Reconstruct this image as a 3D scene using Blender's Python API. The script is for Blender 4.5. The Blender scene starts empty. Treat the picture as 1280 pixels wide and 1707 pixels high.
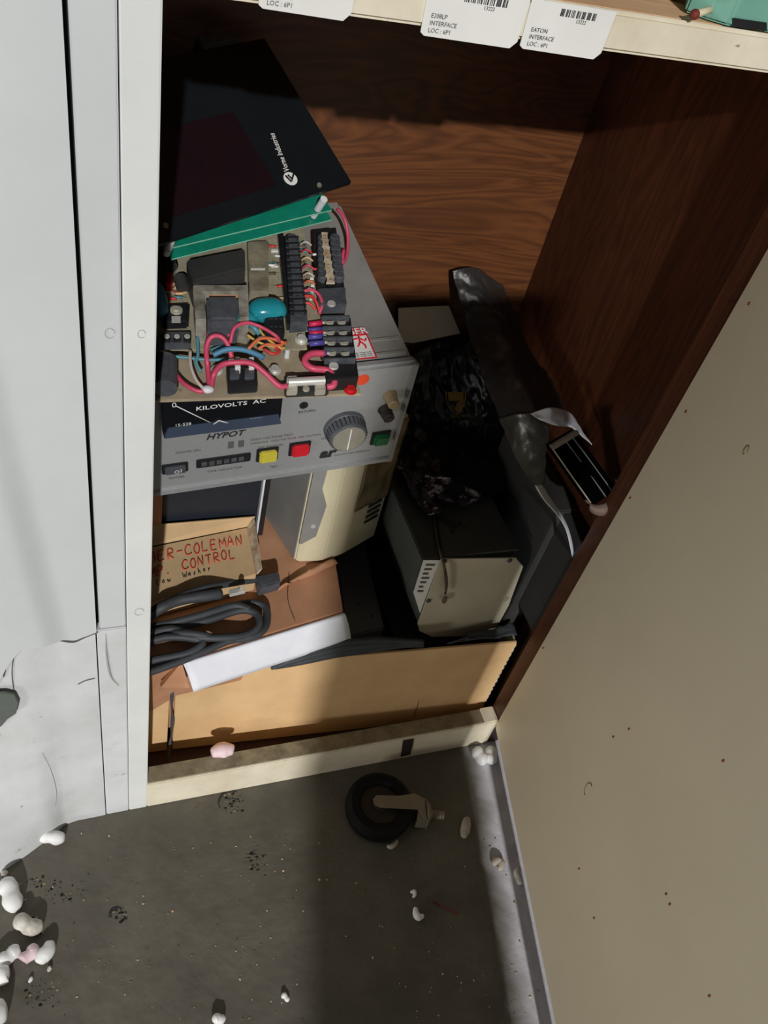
import bpy, bmesh, math, random
from mathutils import Vector, Matrix, noise
random.seed(7)
S = bpy.context.scene
COL = S.collection
V = Vector

# ------------------------------------------------------------------ camera
CX, CY, FPX = 640.0, 853.5, 1411.47
RM = Matrix(((0.93452526, -0.07481625, 0.34794406),
             (-0.29230958, -0.71905762, 0.63048494),
             (0.2030213, -0.69091148, -0.69384701)))   # world = RM @ (image right, image down, forward)
CAM = V((-0.0822121, -0.62906751, 1.35))

def ray(px, py):
    return RM @ V((px - CX, py - CY, FPX))

def at(px, py, ax, v):
    d = ray(px, py); i = 'xyz'.index(ax)
    return CAM + d * ((v - CAM[i]) / d[i])
def X(px, py, v): return at(px, py, 'x', v)
def Y(px, py, v): return at(px, py, 'y', v)
def Z(px, py, v): return at(px, py, 'z', v)

class Frame:
    def __init__(s, o, yaw=0, pitch=0, roll=0):
        s.o = V(o)
        s.R = (Matrix.Rotation(math.radians(yaw), 3, 'Z') @ Matrix.Rotation(math.radians(pitch), 3, 'X')
               @ Matrix.Rotation(math.radians(roll), 3, 'Y'))
    def w(s, x, y=None, z=None):
        p = V(x) if y is None else V((x, y, z))
        return s.o + s.R @ p
    def M(s):
        return Matrix.Translation(s.o) @ s.R.to_4x4()
    def at(s, px, py, v=0.0, ax='z'):
        i = 'xyz'.index(ax)
        n = s.R.col[i]; d = ray(px, py)
        p = CAM + d * (((s.w([v if k == i else 0 for k in range(3)]) - CAM) @ n) / (d @ n)) if False else \
            CAM + d * (((s.w(V([v if k == i else 0 for k in range(3)])) - CAM).dot(n)) / d.dot(n))
        return s.R.transposed() @ (p - s.o)
    def sub(s, x, y, z):
        f = Frame((0, 0, 0)); f.o = s.w(x, y, z); f.R = s.R.copy(); return f

cam = bpy.data.cameras.new('camera')
co = bpy.data.objects.new('camera', cam); COL.objects.link(co)
cam.sensor_fit = 'HORIZONTAL'; cam.sensor_width = 36.0
cam.lens = FPX / 1280 * 36.0
cam.clip_start = 0.01
rm = Matrix((RM.col[0], -RM.col[1], -RM.col[2])).transposed()
co.matrix_world = Matrix.Translation(CAM) @ rm.to_4x4()
S.camera = co

# ------------------------------------------------------------------ materials
MATS = {}
def srgb(c):
    return [((v / 255) / 12.92 if v / 255 <= 0.04045 else ((v / 255 + 0.055) / 1.055) ** 2.4) for v in c] + [1]

def mat(name, col, rough=0.6, metal=0.0, col2=None, scale=20, amt=0.5, bump=0.0, bscale=60, spots=None,
        spotcol=None, alpha=None, trans=0, coat=0.0, stretch=None, spec=None):
    if name in MATS: return MATS[name]
    m = bpy.data.materials.new(name); m.use_nodes = True
    nt = m.node_tree; N = nt.nodes; L = nt.links
    b = N['Principled BSDF']
    b.inputs['Roughness'].default_value = rough
    b.inputs['Metallic'].default_value = metal
    if coat: b.inputs['Coat Weight'].default_value = coat
    if spec is not None: b.inputs['Specular IOR Level'].default_value = spec
    if trans: b.inputs['Transmission Weight'].default_value = trans
    if alpha is not None: b.inputs['Alpha'].default_value = alpha
    tc = N.new('ShaderNodeTexCoord'); src = tc.outputs['Object']
    if stretch:
        mp = N.new('ShaderNodeMapping'); mp.inputs['Scale'].default_value = stretch
        L.new(src, mp.inputs['Vector']); src = mp.outputs['Vector']
    out = None
    c1 = srgb(col)
    c2 = srgb(col2) if col2 else [v * 0.8 for v in c1[:3]] + [1]
    n = N.new('ShaderNodeTexNoise'); n.inputs['Scale'].default_value = scale; n.inputs['Detail'].default_value = 6
    n.inputs['Roughness'].default_value = 0.65
    L.new(src, n.inputs['Vector'])
    r = N.new('ShaderNodeValToRGB'); r.color_ramp.elements[0].position = 0.5 - amt * .35; r.color_ramp.elements[1].position = 0.5 + amt * .35
    r.color_ramp.elements[0].color = c1; r.color_ramp.elements[1].color = c2
    L.new(n.outputs['Fac'], r.inputs['Fac']); out = r.outputs['Color']
    if spots:
        for k, (sc, th, sw) in enumerate(spots):
            n2 = N.new('ShaderNodeTexNoise'); n2.inputs['Scale'].default_value = sc; n2.inputs['Detail'].default_value = 5
            n2.inputs['Roughness'].default_value = 0.7
            L.new(tc.outputs['Object'], n2.inputs['Vector'])
            rr = N.new('ShaderNodeMapRange'); rr.inputs['From Min'].default_value = th; rr.inputs['From Max'].default_value = th + sw
            L.new(n2.outputs['Fac'], rr.inputs['Value'])
            mx = N.new('ShaderNodeMixRGB'); mx.inputs['Color2'].default_value = srgb(spotcol or (60, 55, 50))
            L.new(rr.outputs['Result'], mx.inputs['Fac']); L.new(out, mx.inputs['Color1']); out = mx.outputs['Color']
    L.new(out, b.inputs['Base Color'])
    if bump:
        nb = N.new('ShaderNodeTexNoise'); nb.inputs['Scale'].default_value = bscale; nb.inputs['Detail'].default_value = 4
        L.new(src, nb.inputs['Vector'])
        bp = N.new('ShaderNodeBump'); bp.inputs['Strength'].default_value = bump; bp.inputs['Distance'].default_value = 0.004
        L.new(nb.outputs['Fac'], bp.inputs['Height']); L.new(bp.outputs['Normal'], b.inputs['Normal'])
    MATS[name] = m
    return m

def wood(name, ca, cb, grain_axis='x', rough=0.45):
    m = bpy.data.materials.new(name); m.use_nodes = True
    nt = m.node_tree; N = nt.nodes; L = nt.links; b = N['Principled BSDF']
    b.inputs['Roughness'].default_value = rough
    tc = N.new('ShaderNodeTexCoord'); mp = N.new('ShaderNodeMapping')
    mp.inputs['Scale'].default_value = (1.0, 1.0, 6.0) if grain_axis == 'x' else (1.0, 6.0, 0.8)
    L.new(tc.outputs['Object'], mp.inputs['Vector'])
    n = N.new('ShaderNodeTexNoise'); n.inputs['Scale'].default_value = 2.2; n.inputs['Detail'].default_value = 3; n.inputs['Distortion'].default_value = 1.0
    L.new(mp.outputs['Vector'], n.inputs['Vector'])
    mu = N.new('ShaderNodeMath'); mu.operation = 'MULTIPLY'; mu.inputs[1].default_value = 26
    L.new(n.outputs['Fac'], mu.inputs[0])
    fr = N.new('ShaderNodeMath'); fr.operation = 'PINGPONG'; fr.inputs[1].default_value = 1.0
    L.new(mu.outputs[0], fr.inputs[0])
    n2 = N.new('ShaderNodeTexNoise'); n2.inputs['Scale'].default_value = 60; n2.inputs['Detail'].default_value = 5
    mp2 = N.new('ShaderNodeMapping'); mp2.inputs['Scale'].default_value = (.12, 1, 2) if grain_axis == 'x' else (1, 2, .12)
    L.new(tc.outputs['Object'], mp2.inputs['Vector']); L.new(mp2.outputs['Vector'], n2.inputs['Vector'])
    ad = N.new('ShaderNodeMixRGB'); ad.inputs['Fac'].default_value = 0.55
    L.new(fr.outputs[0], ad.inputs['Color1']); L.new(n2.outputs['Fac'], ad.inputs['Color2'])
    r = N.new('ShaderNodeValToRGB'); r.color_ramp.elements[0].position = .2; r.color_ramp.elements[1].position = .8
    r.color_ramp.elements[0].color = srgb(ca); r.color_ramp.elements[1].color = srgb(cb)
    L.new(ad.outputs[0], r.inputs['Fac'])
    n3 = N.new('ShaderNodeTexNoise'); n3.inputs['Scale'].default_value = 6; n3.inputs['Detail'].default_value = 2
    L.new(tc.outputs['Object'], n3.inputs['Vector'])
    rr = N.new('ShaderNodeMapRange'); rr.inputs['From Min'].default_value = .62; rr.inputs['From Max'].default_value = .74; rr.inputs['To Max'].default_value = .55
    L.new(n3.outputs['Fac'], rr.inputs['Value'])
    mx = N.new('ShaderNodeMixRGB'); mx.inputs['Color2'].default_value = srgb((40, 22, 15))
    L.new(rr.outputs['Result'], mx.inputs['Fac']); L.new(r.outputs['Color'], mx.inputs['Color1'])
    L.new(mx.outputs['Color'], b.inputs['Base Color'])
    return m

paint = mat('white_paint', (226, 228, 226), .42, col2=(212, 215, 215), scale=5, bump=.05, bscale=25,
            spots=[(38, .70, .05), (9, .72, .2)], spotcol=(120, 120, 118))
paint2 = mat('grey_white_paint', (206, 210, 212), .45, col2=(196, 200, 202), scale=4, bump=.05, bscale=25, spots=[(38, .71, .05), (9, .74, .2)], spotcol=(130, 130, 128))
scuff = mat('grey_scuff', (176, 176, 172), .6)
dirty = mat('dirty_white_paint', (214, 217, 220), .5, col2=(196, 198, 199), scale=9, bump=.25, bscale=30,
            spots=[(22, .64, .07), (60, .66, .05), (5, .60, .3)], spotcol=(140, 138, 132))
cream = mat('cream_paint', (232, 224, 204), .45, col2=(214, 204, 180), scale=16, bump=.12, bscale=50,
            spots=[(30, .66, .05)], spotcol=(110, 95, 75))
doorm = mat('beige_door_paint', (228, 217, 191), .45, col2=(221, 210, 184), scale=4, bump=.03, bscale=120,
            spots=[(34, .735, .03), (6, .74, .2)], spotcol=(80, 66, 50))
railtop = mat('grimy_ledge', (150, 140, 115), .8, col2=(105, 98, 80), scale=40, bump=.2)
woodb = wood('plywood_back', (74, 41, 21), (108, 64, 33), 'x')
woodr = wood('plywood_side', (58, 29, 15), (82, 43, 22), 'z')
under = mat('shelf_underside', (70, 42, 28), .7)
black = mat('black_gap', (10, 10, 10), .9)
concrete = mat('dark_floor', (110, 105, 95), .62, col2=(88, 85, 77), scale=7, bump=.35, bscale=55, spec=.15,
               spots=[(18, .66, .12), (60, .70, .05)], spotcol=(92, 66, 50))
card = mat('cardboard', (222, 186, 138), .85, col2=(208, 170, 122), scale=14, bump=.05, spots=[(24, .74, .06)], spotcol=(110, 80, 50))
cardd = mat('brown_cardboard', (198, 148, 114), .85, col2=(176, 126, 94), scale=10, bump=.08)
cardl = mat('pale_cardboard', (214, 184, 142), .85, col2=(198, 166, 124), scale=12)
cardedge = mat('torn_card_edge', (222, 208, 184), .9, col2=(150, 125, 95), scale=60)
foam = mat('white_foam', (238, 240, 248), .7, col2=(226, 229, 240), scale=20)
peanutm = mat('white_peanut_foam', (238, 238, 236), .6, col2=(222, 222, 222), scale=30, bump=.1, bscale=90)
peanutd = mat('dirty_peanut_foam', (226, 222, 214), .7, col2=(160, 152, 140), scale=45, bump=.1)
peanutp = mat('pink_peanut_foam', (238, 205, 214), .6, col2=(228, 214, 216), scale=45)
peanutg = mat('dusty_grey_foam', (190, 180, 166), .8, col2=(160, 148, 132), scale=60)
greym = mat('grey_steel_paint', (150, 150, 148), .45, .15, col2=(132, 132, 130), scale=8, bump=.04)
greyt = mat('grey_top_paint', (158, 157, 154), .5, .1, col2=(138, 136, 132), scale=7, spots=[(14, .62, .2)], spotcol=(110, 108, 104))
face = mat('brushed_face_panel', (172, 174, 176), .38, .35, col2=(158, 160, 162), scale=120, stretch=(1, 1, 8))
beige = mat('beige_enamel', (222, 214, 182), .4, col2=(206, 196, 164), scale=10, spots=[(30, .7, .06)], spotcol=(140, 128, 100))
tan = mat('yellowed_plastic', (150, 132, 98), .4, col2=(120, 104, 74), scale=20)
dark = mat('dark_blue_metal', (34, 40, 50), .5, .1)
charc = mat('charcoal_metal', (112, 112, 114), .55, .1, col2=(96, 96, 98), scale=10)
charcd = mat('charcoal_flange', (40, 40, 40), .7, .0, col2=(32, 32, 32), scale=12)
darkg = mat('dark_grey_metal', (62, 62, 62), .55, .1, col2=(48, 48, 48), scale=10)
galv = mat('brushed_steel_plate', (200, 193, 172), .42, .1, col2=(184, 177, 156), scale=12)
greenish = mat('grey_green_metal', (92, 98, 94), .5, .2, col2=(74, 80, 78), scale=8)
blackp = mat('black_plastic', (26, 27, 29), .4, col2=(34, 35, 38), scale=30)
blackd = mat('dusty_black_plastic', (84, 87, 93), .55, col2=(62, 65, 71), scale=80)
rubber = mat('black_cord_rubber', (66, 70, 75), .6, col2=(50, 54, 58), scale=30)
chrome = mat('bright_metal', (235, 235, 228), .3, .45)
alu = mat('dull_metal', (196, 190, 176), .45, .35)
white = mat('white_print', (235, 235, 232), .6)
paper = mat('label_paper', (236, 236, 232), .6, col2=(224, 224, 220), scale=8)
ink = mat('grey_ink', (90, 90, 92), .7)
inkd = mat('dark_ink', (40, 40, 42), .7)
redink = mat('red_marker', (206, 66, 48), .7, col2=(190, 80, 58), scale=90)
board = mat('dusty_circuit_board', (176, 162, 138), .55, col2=(150, 136, 114), scale=30, spots=[(40, .62, .1)], spotcol=(96, 84, 66))
board2 = mat('khaki_circuit_board', (168, 162, 138), .5, col2=(140, 134, 112), scale=60, spots=[(90, .62, .06)], spotcol=(190, 180, 150))
greenb = mat('green_circuit_board', (18, 128, 104), .35, col2=(12, 110, 88), scale=40, coat=.3)
greene = mat('board_edge', (150, 215, 190), .5)
smoke = mat('smoked_acrylic', (16, 22, 26), .28, col2=(22, 26, 30), scale=12, bump=.0)
smoker = mat('dark_red_acrylic', (30, 14, 21), .26, col2=(24, 15, 20), scale=20)
nylon = mat('nylon_standoff', (225, 228, 232), .5)
pinkw = mat('pink_wire_vinyl', (214, 78, 110), .45)
redw = mat('red_wire_vinyl', (214, 60, 56), .45)
orangew = mat('orange_wire_vinyl', (226, 120, 80), .5)
yelw = mat('yellow_wire_vinyl', (216, 180, 90), .5)
tealw = mat('teal_wire_vinyl', (84, 150, 164), .45)
bluew = mat('blue_wire_vinyl', (84, 140, 176), .45)
whitew = mat('pale_wire_vinyl', (205, 190, 180), .5)
purple = mat('blue_crimp', (84, 78, 160), .45)
redcr = mat('red_crimp', (212, 42, 84), .45)
tealcap = mat('teal_capacitor', (34, 150, 165), .2, coat=.6)
steel = mat('dusty_transformer_steel', (178, 173, 162), .5, .2, col2=(108, 102, 90), scale=50)
relay = mat('clear_relay_case', (160, 152, 132), .25, col2=(112, 104, 88), scale=40)
redc = mat('red_component', (205, 30, 36), .4)
yelb = mat('yellow_button', (214, 200, 70), .4)
redb = mat('red_button', (214, 34, 48), .35)
greenbt = mat('green_button', (20, 96, 52), .4)
meterm = mat('meter_black', (14, 17, 24), .3)
meterlip = mat('meter_lip', (54, 66, 86), .35)
brownw = mat('brown_wire', (96, 78, 60), .6)
stick = mat('danger_red', (216, 40, 56), .5)
orangest = mat('orange_sticker', (228, 78, 46), .5)
bagm = mat('black_static_bag', (22, 23, 25), .2, .35, col2=(32, 33, 35), scale=9, bump=.3, bscale=22)
bags = mat('silver_bag_lining', (236, 240, 250), .3, .3, bump=.4, bscale=30)
bagp = mat('smoky_static_bag', (54, 50, 48), .42, .1, col2=(44, 42, 42), scale=9, bump=.6, bscale=20)
gold = mat('gold_print', (150, 120, 50), .5)
mint = mat('mint_enamel', (118, 172, 154), .45, col2=(104, 158, 142), scale=20, spots=[(50, .68, .06)], spotcol=(90, 100, 90))
shelfw = mat('shelf_board', (232, 190, 148), .7, col2=(214, 172, 130), scale=12, stretch=(1, 8, 1))
rust = mat('rusty_red', (120, 44, 30), .7)
wheelm = mat('caster_rubber', (15, 15, 16), .6, spec=.2)
capm = mat('knob_cap_metal', (160, 155, 142), .4, .3)
forkm = mat('dull_fork_metal', (142, 134, 118), .45, .3)
hubm = mat('caster_hub', (40, 31, 27), .7)
greyg = mat('grey_green_patch', (96, 104, 98), .7)

# sunlit strip near the open door, brightened by a paler floor colour painted along it
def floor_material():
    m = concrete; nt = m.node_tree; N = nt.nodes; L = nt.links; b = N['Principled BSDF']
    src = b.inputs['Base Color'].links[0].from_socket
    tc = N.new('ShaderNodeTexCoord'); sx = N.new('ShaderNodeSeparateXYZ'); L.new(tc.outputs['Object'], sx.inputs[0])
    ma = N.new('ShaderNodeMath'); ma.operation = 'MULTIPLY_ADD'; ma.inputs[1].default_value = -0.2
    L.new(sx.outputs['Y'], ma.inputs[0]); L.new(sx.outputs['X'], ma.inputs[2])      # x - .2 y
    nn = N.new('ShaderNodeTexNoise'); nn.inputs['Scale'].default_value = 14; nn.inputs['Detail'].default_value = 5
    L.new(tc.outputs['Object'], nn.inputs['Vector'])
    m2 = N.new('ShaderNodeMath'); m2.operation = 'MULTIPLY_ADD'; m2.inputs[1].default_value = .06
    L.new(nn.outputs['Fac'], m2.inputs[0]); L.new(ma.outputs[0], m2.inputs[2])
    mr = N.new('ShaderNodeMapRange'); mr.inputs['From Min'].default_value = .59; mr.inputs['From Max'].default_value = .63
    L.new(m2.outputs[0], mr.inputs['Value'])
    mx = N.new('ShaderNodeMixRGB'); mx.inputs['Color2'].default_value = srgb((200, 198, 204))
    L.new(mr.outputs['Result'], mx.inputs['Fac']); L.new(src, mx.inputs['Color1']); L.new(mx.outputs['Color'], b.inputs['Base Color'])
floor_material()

# ------------------------------------------------------------------ mesh builder (world coordinates)
_dep = None
class MB:
    def __init__(s): s.v = []; s.f = []; s.m = []; s.sm = []; s.mats = []; s.cuts = [(0, 0)]
    def cut(s): s.cuts.append((len(s.v), len(s.f))); return s
    def mi(s, m):
        if m not in s.mats: s.mats.append(m)
        return s.mats.index(m)
    def add(s, vs, fs, m, smooth=False):
        o = len(s.v); k = s.mi(m)
        s.v += [V(p) for p in vs]
        for f in fs: s.f.append([o + i for i in f]); s.m.append(k); s.sm.append(smooth)
        return s
    def from_bm(s, bm, m, smooth=False):
        bm.verts.ensure_lookup_table(); bm.verts.index_update()
        s.add([v.co.copy() for v in bm.verts], [[v.index for v in f.verts] for f in bm.faces], m, smooth); bm.free(); return s
    def hexa(s, top, bot, m, bev=0.0, smooth=False):
        """top and bot: four points each, same order"""
        bm = bmesh.new(); t = [bm.verts.new(p) for p in top]; b = [bm.verts.new(p) for p in bot]; n = len(t)
        bm.faces.new(t); bm.faces.new(b[::-1])
        for i in range(n): bm.faces.new((t[i], b[i], b[(i + 1) % n], t[(i + 1) % n]))
        bmesh.ops.recalc_face_normals(bm, faces=bm.faces)
        if bev: bmesh.ops.bevel(bm, geom=bm.edges[:], offset=bev, segments=2, affect='EDGES', clamp_overlap=True)
        return s.from_bm(bm, m, smooth)
    def box(s, lo, hi, m, bev=0.0, F=None):
        a, b = V(lo), V(hi); w = F.w if F else (lambda x, y, z: V((x, y, z)))
        top = [w(a.x, a.y, b.z), w(b.x, a.y, b.z), w(b.x, b.y, b.z), w(a.x, b.y, b.z)]
        bot = [w(a.x, a.y, a.z), w(b.x, a.y, a.z), w(b.x, b.y, a.z), w(a.x, b.y, a.z)]
        return s.hexa(top, bot, m, bev)
    def prism(s, pts, vec, m, bev=0.0):
        return s.hexa([V(p) for p in pts], [V(p) + V(vec) for p in pts], m, bev)
    def tube(s, pts, r, m, n=8, closed=False, sub=4, caps=True):
        P = smoothpath(pts, sub) if sub > 1 else [V(p) for p in pts]
        rr = r if callable(r) else (lambda t: r)
        vs = []; fs = []; up = V((0, 0, 1))
        prev = None
        for i, p in enumerate(P):
            d = (P[min(i + 1, len(P) - 1)] - P[max(i - 1, 0)]).normalized()
            if prev is None:
                a = d.cross(up) if abs(d.z) < .95 else d.cross(V((1, 0, 0)))
            else: a = prev - d * prev.dot(d)
            a.normalize(); prev = a; b = d.cross(a); R = rr(i / (len(P) - 1))
            for k in range(n):
                t = 2 * math.pi * k / n; vs.append(p + a * (R * math.cos(t)) + b * (R * math.sin(t)))
        for i in range(len(P) - 1):
            for k in range(n): fs.append((i * n + k, i * n + (k + 1) % n, (i + 1) * n + (k + 1) % n, (i + 1) * n + k))
        if caps: fs.append(tuple(range(n))[::-1]); fs.append(tuple((len(P) - 1) * n + k for k in range(n)))
        return s.add(vs, fs, m, True)
    def lathe(s, c, axis, prof, m, n=24, mats=None):
        """prof: list of (distance along axis, radius)"""
        ax = V(axis).normalized(); a = ax.cross(V((0, 0, 1))) if abs(ax.z) < .9 else ax.cross(V((1, 0, 0)))
        a.normalize(); b = ax.cross(a); c = V(c); vs = []
        for h, r in prof:
            for k in range(n):
                t = 2 * math.pi * k / n; vs.append(c + ax * h + a * (r * math.cos(t)) + b * (r * math.sin(t)))
        for i in range(len(prof) - 1):
            fs = [(i * n + k, i * n + (k + 1) % n, (i + 1) * n + (k + 1) % n, (i + 1) * n + k) for k in range(n)]
            s.add([], [], m)
            base = len(s.v) if i == 0 else base
            if i == 0: s.v += vs
            kk = s.mi(mats[i] if mats else m)
            for f in fs: s.f.append([base + j for j in f]); s.m.append(kk); s.sm.append(False)
        kk = s.mi(m)
        s.f.append([base + k for k in range(n)][::-1]); s.m.append(s.mi(mats[0]) if mats else kk); s.sm.append(False)
        s.f.append([base + (len(prof) - 1) * n + k for k in range(n)]); s.m.append(s.mi(mats[-1]) if mats else kk); s.sm.append(False)
        return s
    def cyl(s, a, b, r, m, n=16, r2=None):
        a, b = V(a), V(b); h = (b - a).length
        return s.lathe(a, b - a, [(0, r), (h, r2 if r2 is not None else r)], m, n)
    def ball(s, c, r, m, sq=(1, 1, 1)):
        bm = bmesh.new(); bmesh.ops.create_icosphere(bm, subdivisions=2, radius=1)
        for v in bm.verts: v.co = V(c) + V((v.co.x * r * sq[0], v.co.y * r * sq[1], v.co.z * r * sq[2]))
        return s.from_bm(bm, m, True)
    def grid(s, fn, nu, nv, m, smooth=True, thick=0.0):
        vs = [fn(i / nu, j / nv) for j in range(nv + 1) for i in range(nu + 1)]
        q = lambda i, j: j * (nu + 1) + i
        fs = [(q(i, j), q(i + 1, j), q(i + 1, j + 1), q(i, j + 1)) for j in range(nv) for i in range(nu)]
        if not thick: return s.add(vs, fs, m, smooth)
        W = nu + 1; no = []
        for j in range(nv + 1):
            for i in range(W):
                a = vs[q(min(i + 1, nu), j)] - vs[q(max(i - 1, 0), j)]; b = vs[q(i, min(j + 1, nv))] - vs[q(i, max(j - 1, 0))]
                c = a.cross(b); no.append(c.normalized() if c.length > 1e-12 else V((0, 0, 1)))
        K = len(vs); v2 = [p - n_ * thick for p, n_ in zip(vs, no)]
        f2 = [tuple(K + i for i in reversed(f)) for f in fs]
        rim = [q(i, 0) for i in range(nu)] + [q(nu, j) for j in range(nv)] + [q(i, nv) for i in range(nu, 0, -1)] + [q(0, j) for j in range(nv, 0, -1)]
        f3 = [(rim[k], K + rim[k], K + rim[(k + 1) % len(rim)], rim[(k + 1) % len(rim)]) for k in range(len(rim))]
        return s.add(vs + v2, fs + f2 + f3, m, smooth)
    def text(s, txt, o, xd, yd, size, m, align='LEFT', shear=0.0, bold=0.0, sx=1.0):
        """flat lettering: o origin, xd reading direction, yd letter up; all world"""
        cu = bpy.data.curves.new('lettering', 'FONT'); cu.body = txt; cu.size = 1.0; cu.align_x = align; cu.shear = shear
        cu.offset = bold; cu.resolution_u = 2
        ob = bpy.data.objects.new('lettering', cu); COL.objects.link(ob)
        bpy.context.view_layer.update()
        me = bpy.data.meshes.new_from_object(ob.evaluated_get(bpy.context.evaluated_depsgraph_get()))
        xd = V(xd).normalized(); yd = V(yd).normalized(); n = xd.cross(yd)
        s.add([V(o) + xd * (v.co.x * size * sx) + yd * (v.co.y * size) + n * 0.0006 for v in me.vertices],
              [list(p.vertices) for p in me.polygons], m)
        bpy.data.objects.remove(ob); bpy.data.curves.remove(cu); bpy.data.meshes.remove(me)
        return s
    def build(s, name, parent=None, root=None, M=None):
        me = bpy.data.meshes.new(name)
        root = root or parent
        W = M if M is not None else (root['_M'] and ROOTM[root.name]) if root is not None else Matrix.Identity(4)
        inv = W.inverted()
        me.from_pydata([inv @ v for v in s.v], [], s.f)
        for m in s.mats: me.materials.append(m)
        for p, k, sm in zip(me.polygons, s.m, s.sm): p.material_index = k; p.use_smooth = sm
        me.update()
        bm = bmesh.new(); bm.from_mesh(me)
        bm.to_mesh(me); bm.free()
        o = bpy.data.objects.new(name, me); COL.objects.link(o)
        if parent is not None: o.parent = parent
        elif M is not None: o.matrix_world = M
        return o

def smoothpath(pts, sub):
    P = [V(p) for p in pts]; out = []
    for i in range(len(P) - 1):
        p0 = P[max(i - 1, 0)]; p1 = P[i]; p2 = P[i + 1]; p3 = P[min(i + 2, len(P) - 1)]
        for k in range(sub):
            t = k / sub
            out.append(.5 * ((2 * p1) + (p2 - p0) * t + (2 * p0 - 5 * p1 + 4 * p2 - p3) * t * t + (3 * p1 - p0 - 3 * p2 + p3) * t ** 3))
    out.append(P[-1]); return out

ROOTM = {}
def thing(name, label, cat, M, group=None):
    if not isinstance(M, Matrix): M = Matrix.Translation(V(M))
    o = bpy.data.objects.new(name, None); COL.objects.link(o); o.matrix_world = M; o.empty_display_size = .03
    o['label'] = label; o['category'] = cat; ROOTM[o.name] = M; o['_M'] = 1
    if group: o['group'] = group
    return o
def part(mb, name, root, sub=None, label=None):
    """a part of root, or with sub a sub-part of that part"""
    o = mb.build(name, sub if sub is not None else root, root)
    if label: o['label'] = label
    return o
def parts(mb, name, root, sub=None, label=None):
    """one object for each piece closed with MB.cut()"""
    cs = mb.cuts + ([(len(mb.v), len(mb.f))] if mb.cuts[-1][0] != len(mb.v) else [])
    for (v0, f0), (v1, f1) in zip(cs, cs[1:]):
        b = MB(); b.v = mb.v[v0:v1]; b.f = [[i - v0 for i in f] for f in mb.f[f0:f1]]; b.sm = mb.sm[f0:f1]
        ids = mb.m[f0:f1]; used = sorted(set(ids)); b.mats = [mb.mats[i] for i in used]; b.m = [used.index(i) for i in ids]
        part(b, name, root, sub, label)
def single(mb, name, label, cat, base, group=None):
    M = Matrix.Translation(V(base)) if not isinstance(base, Matrix) else base
    o = mb.build(name, None, None, M); o['label'] = label; o['category'] = cat
    if group: o['group'] = group
    return o
def struct(mb, name):
    o = mb.build(name); o['kind'] = 'structure'; return o

# ------------------------------------------------------------------ setting
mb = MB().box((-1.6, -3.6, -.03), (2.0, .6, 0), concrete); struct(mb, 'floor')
# unseen blocks added behind the viewer to shade the middle of the cabinet
mb = MB(); px0, px1, py0, py1 = .110, .374, -.92, -1.20; sk_ = .21 * (py1 - py0)
mb.hexa([V((px0, py0, 1.41)), V((px0 + sk_, py1, 1.27)), V((px1 + sk_, py1, 1.27)), V((px1, py0, 1.41))],
        [V((px0, py0, 0)), V((px0 + sk_, py1, 0)), V((px1 + sk_, py1, 0)), V((px1, py0, 0))], paint, .003)
mb.box((-.374, -3.2, 0), (-.10, -3.0, 2.50), paint, .003)
struct(mb, 'shade_blocks')
mb = MB().box((-1.6, .50, 0), (2.0, .56, 2.2), under); struct(mb, 'wall_back')

# ------------------------------------------------------------------ cabinet
BY = .43; RX = .64; LX = -.10
cab = thing('storage_cabinet', 'white painted wooden storage cabinet with brown plywood inside and open beige door', 'cabinet', (.27, .2, 0))
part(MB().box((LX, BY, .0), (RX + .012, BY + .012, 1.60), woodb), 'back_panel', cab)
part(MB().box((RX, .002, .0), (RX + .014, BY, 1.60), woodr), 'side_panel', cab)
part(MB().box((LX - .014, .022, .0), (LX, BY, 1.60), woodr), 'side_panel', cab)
part(MB().box((LX, .03, .004), (RX, BY, .02), under, .001), 'base_panel', cab)
# left stile and the strips beside it
part(MB().box((-.0275, 0, .0), (0, .022, 1.60), paint, .0012), 'stile', cab)
part(MB().box((-.0585, .0006, .492), (-.0286, .022, 1.60), paint2, .0012), 'hinge_strip', cab)
low = MB().box((-.0620, .0, .0), (-.0283, .022, .490), dirty, .0012)
part(low, 'hinge_strip', cab)
bk = MB().box((-.075, .012, .0), (-.02, .0215, 1.60), black); part(bk, 'shadow_gap', cab)
mk = MB()
for (px, py, r) in ((183, 556, .005), (236, 557, .004), (232, 1020, .0065)):
    c = Y(px, py, -.0004)
    mk.tube([c + V((r * math.cos(a) * .8, 0, r * math.sin(a))) for a in [k * .55 for k in range(11)]], .0003, scuff, 6).cut()
parts(mk, 'dent_mark', cab)
# bottom rail, lit front face and grimy top ledge
def raily(t): return 0
rb = MB()
rb.box((0.0, .0, .0), (.612, .03, .074), cream, .0015)
rb.box((0.001, .003, .0742), (.61, .0295, .0765), railtop, .0005)
part(rb, 'bottom_rail', cab)
part(MB().box((.585, -.001, .0), (.612, .031, .079), cream, .002), 'rail_end_block', cab)
part(MB().prism([Y(672, 1235, -.0015), Y(690, 1232, -.0015), Y(684, 1258, -.0015), Y(668, 1262, -.0015)], (0, .001, 0), hubm), 'paint_chip', cab)
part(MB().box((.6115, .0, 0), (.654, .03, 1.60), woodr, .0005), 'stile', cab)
# shelf
sh = part(MB().box((-.0, .002, 1.178), (RX, BY, 1.203), shelfw, .001), 'shelf', cab)
part(MB().box((0.0, -.006, 1.175), (.612, .0015, 1.2035), cream, .003), 'shelf_lip', cab, sh)

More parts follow.
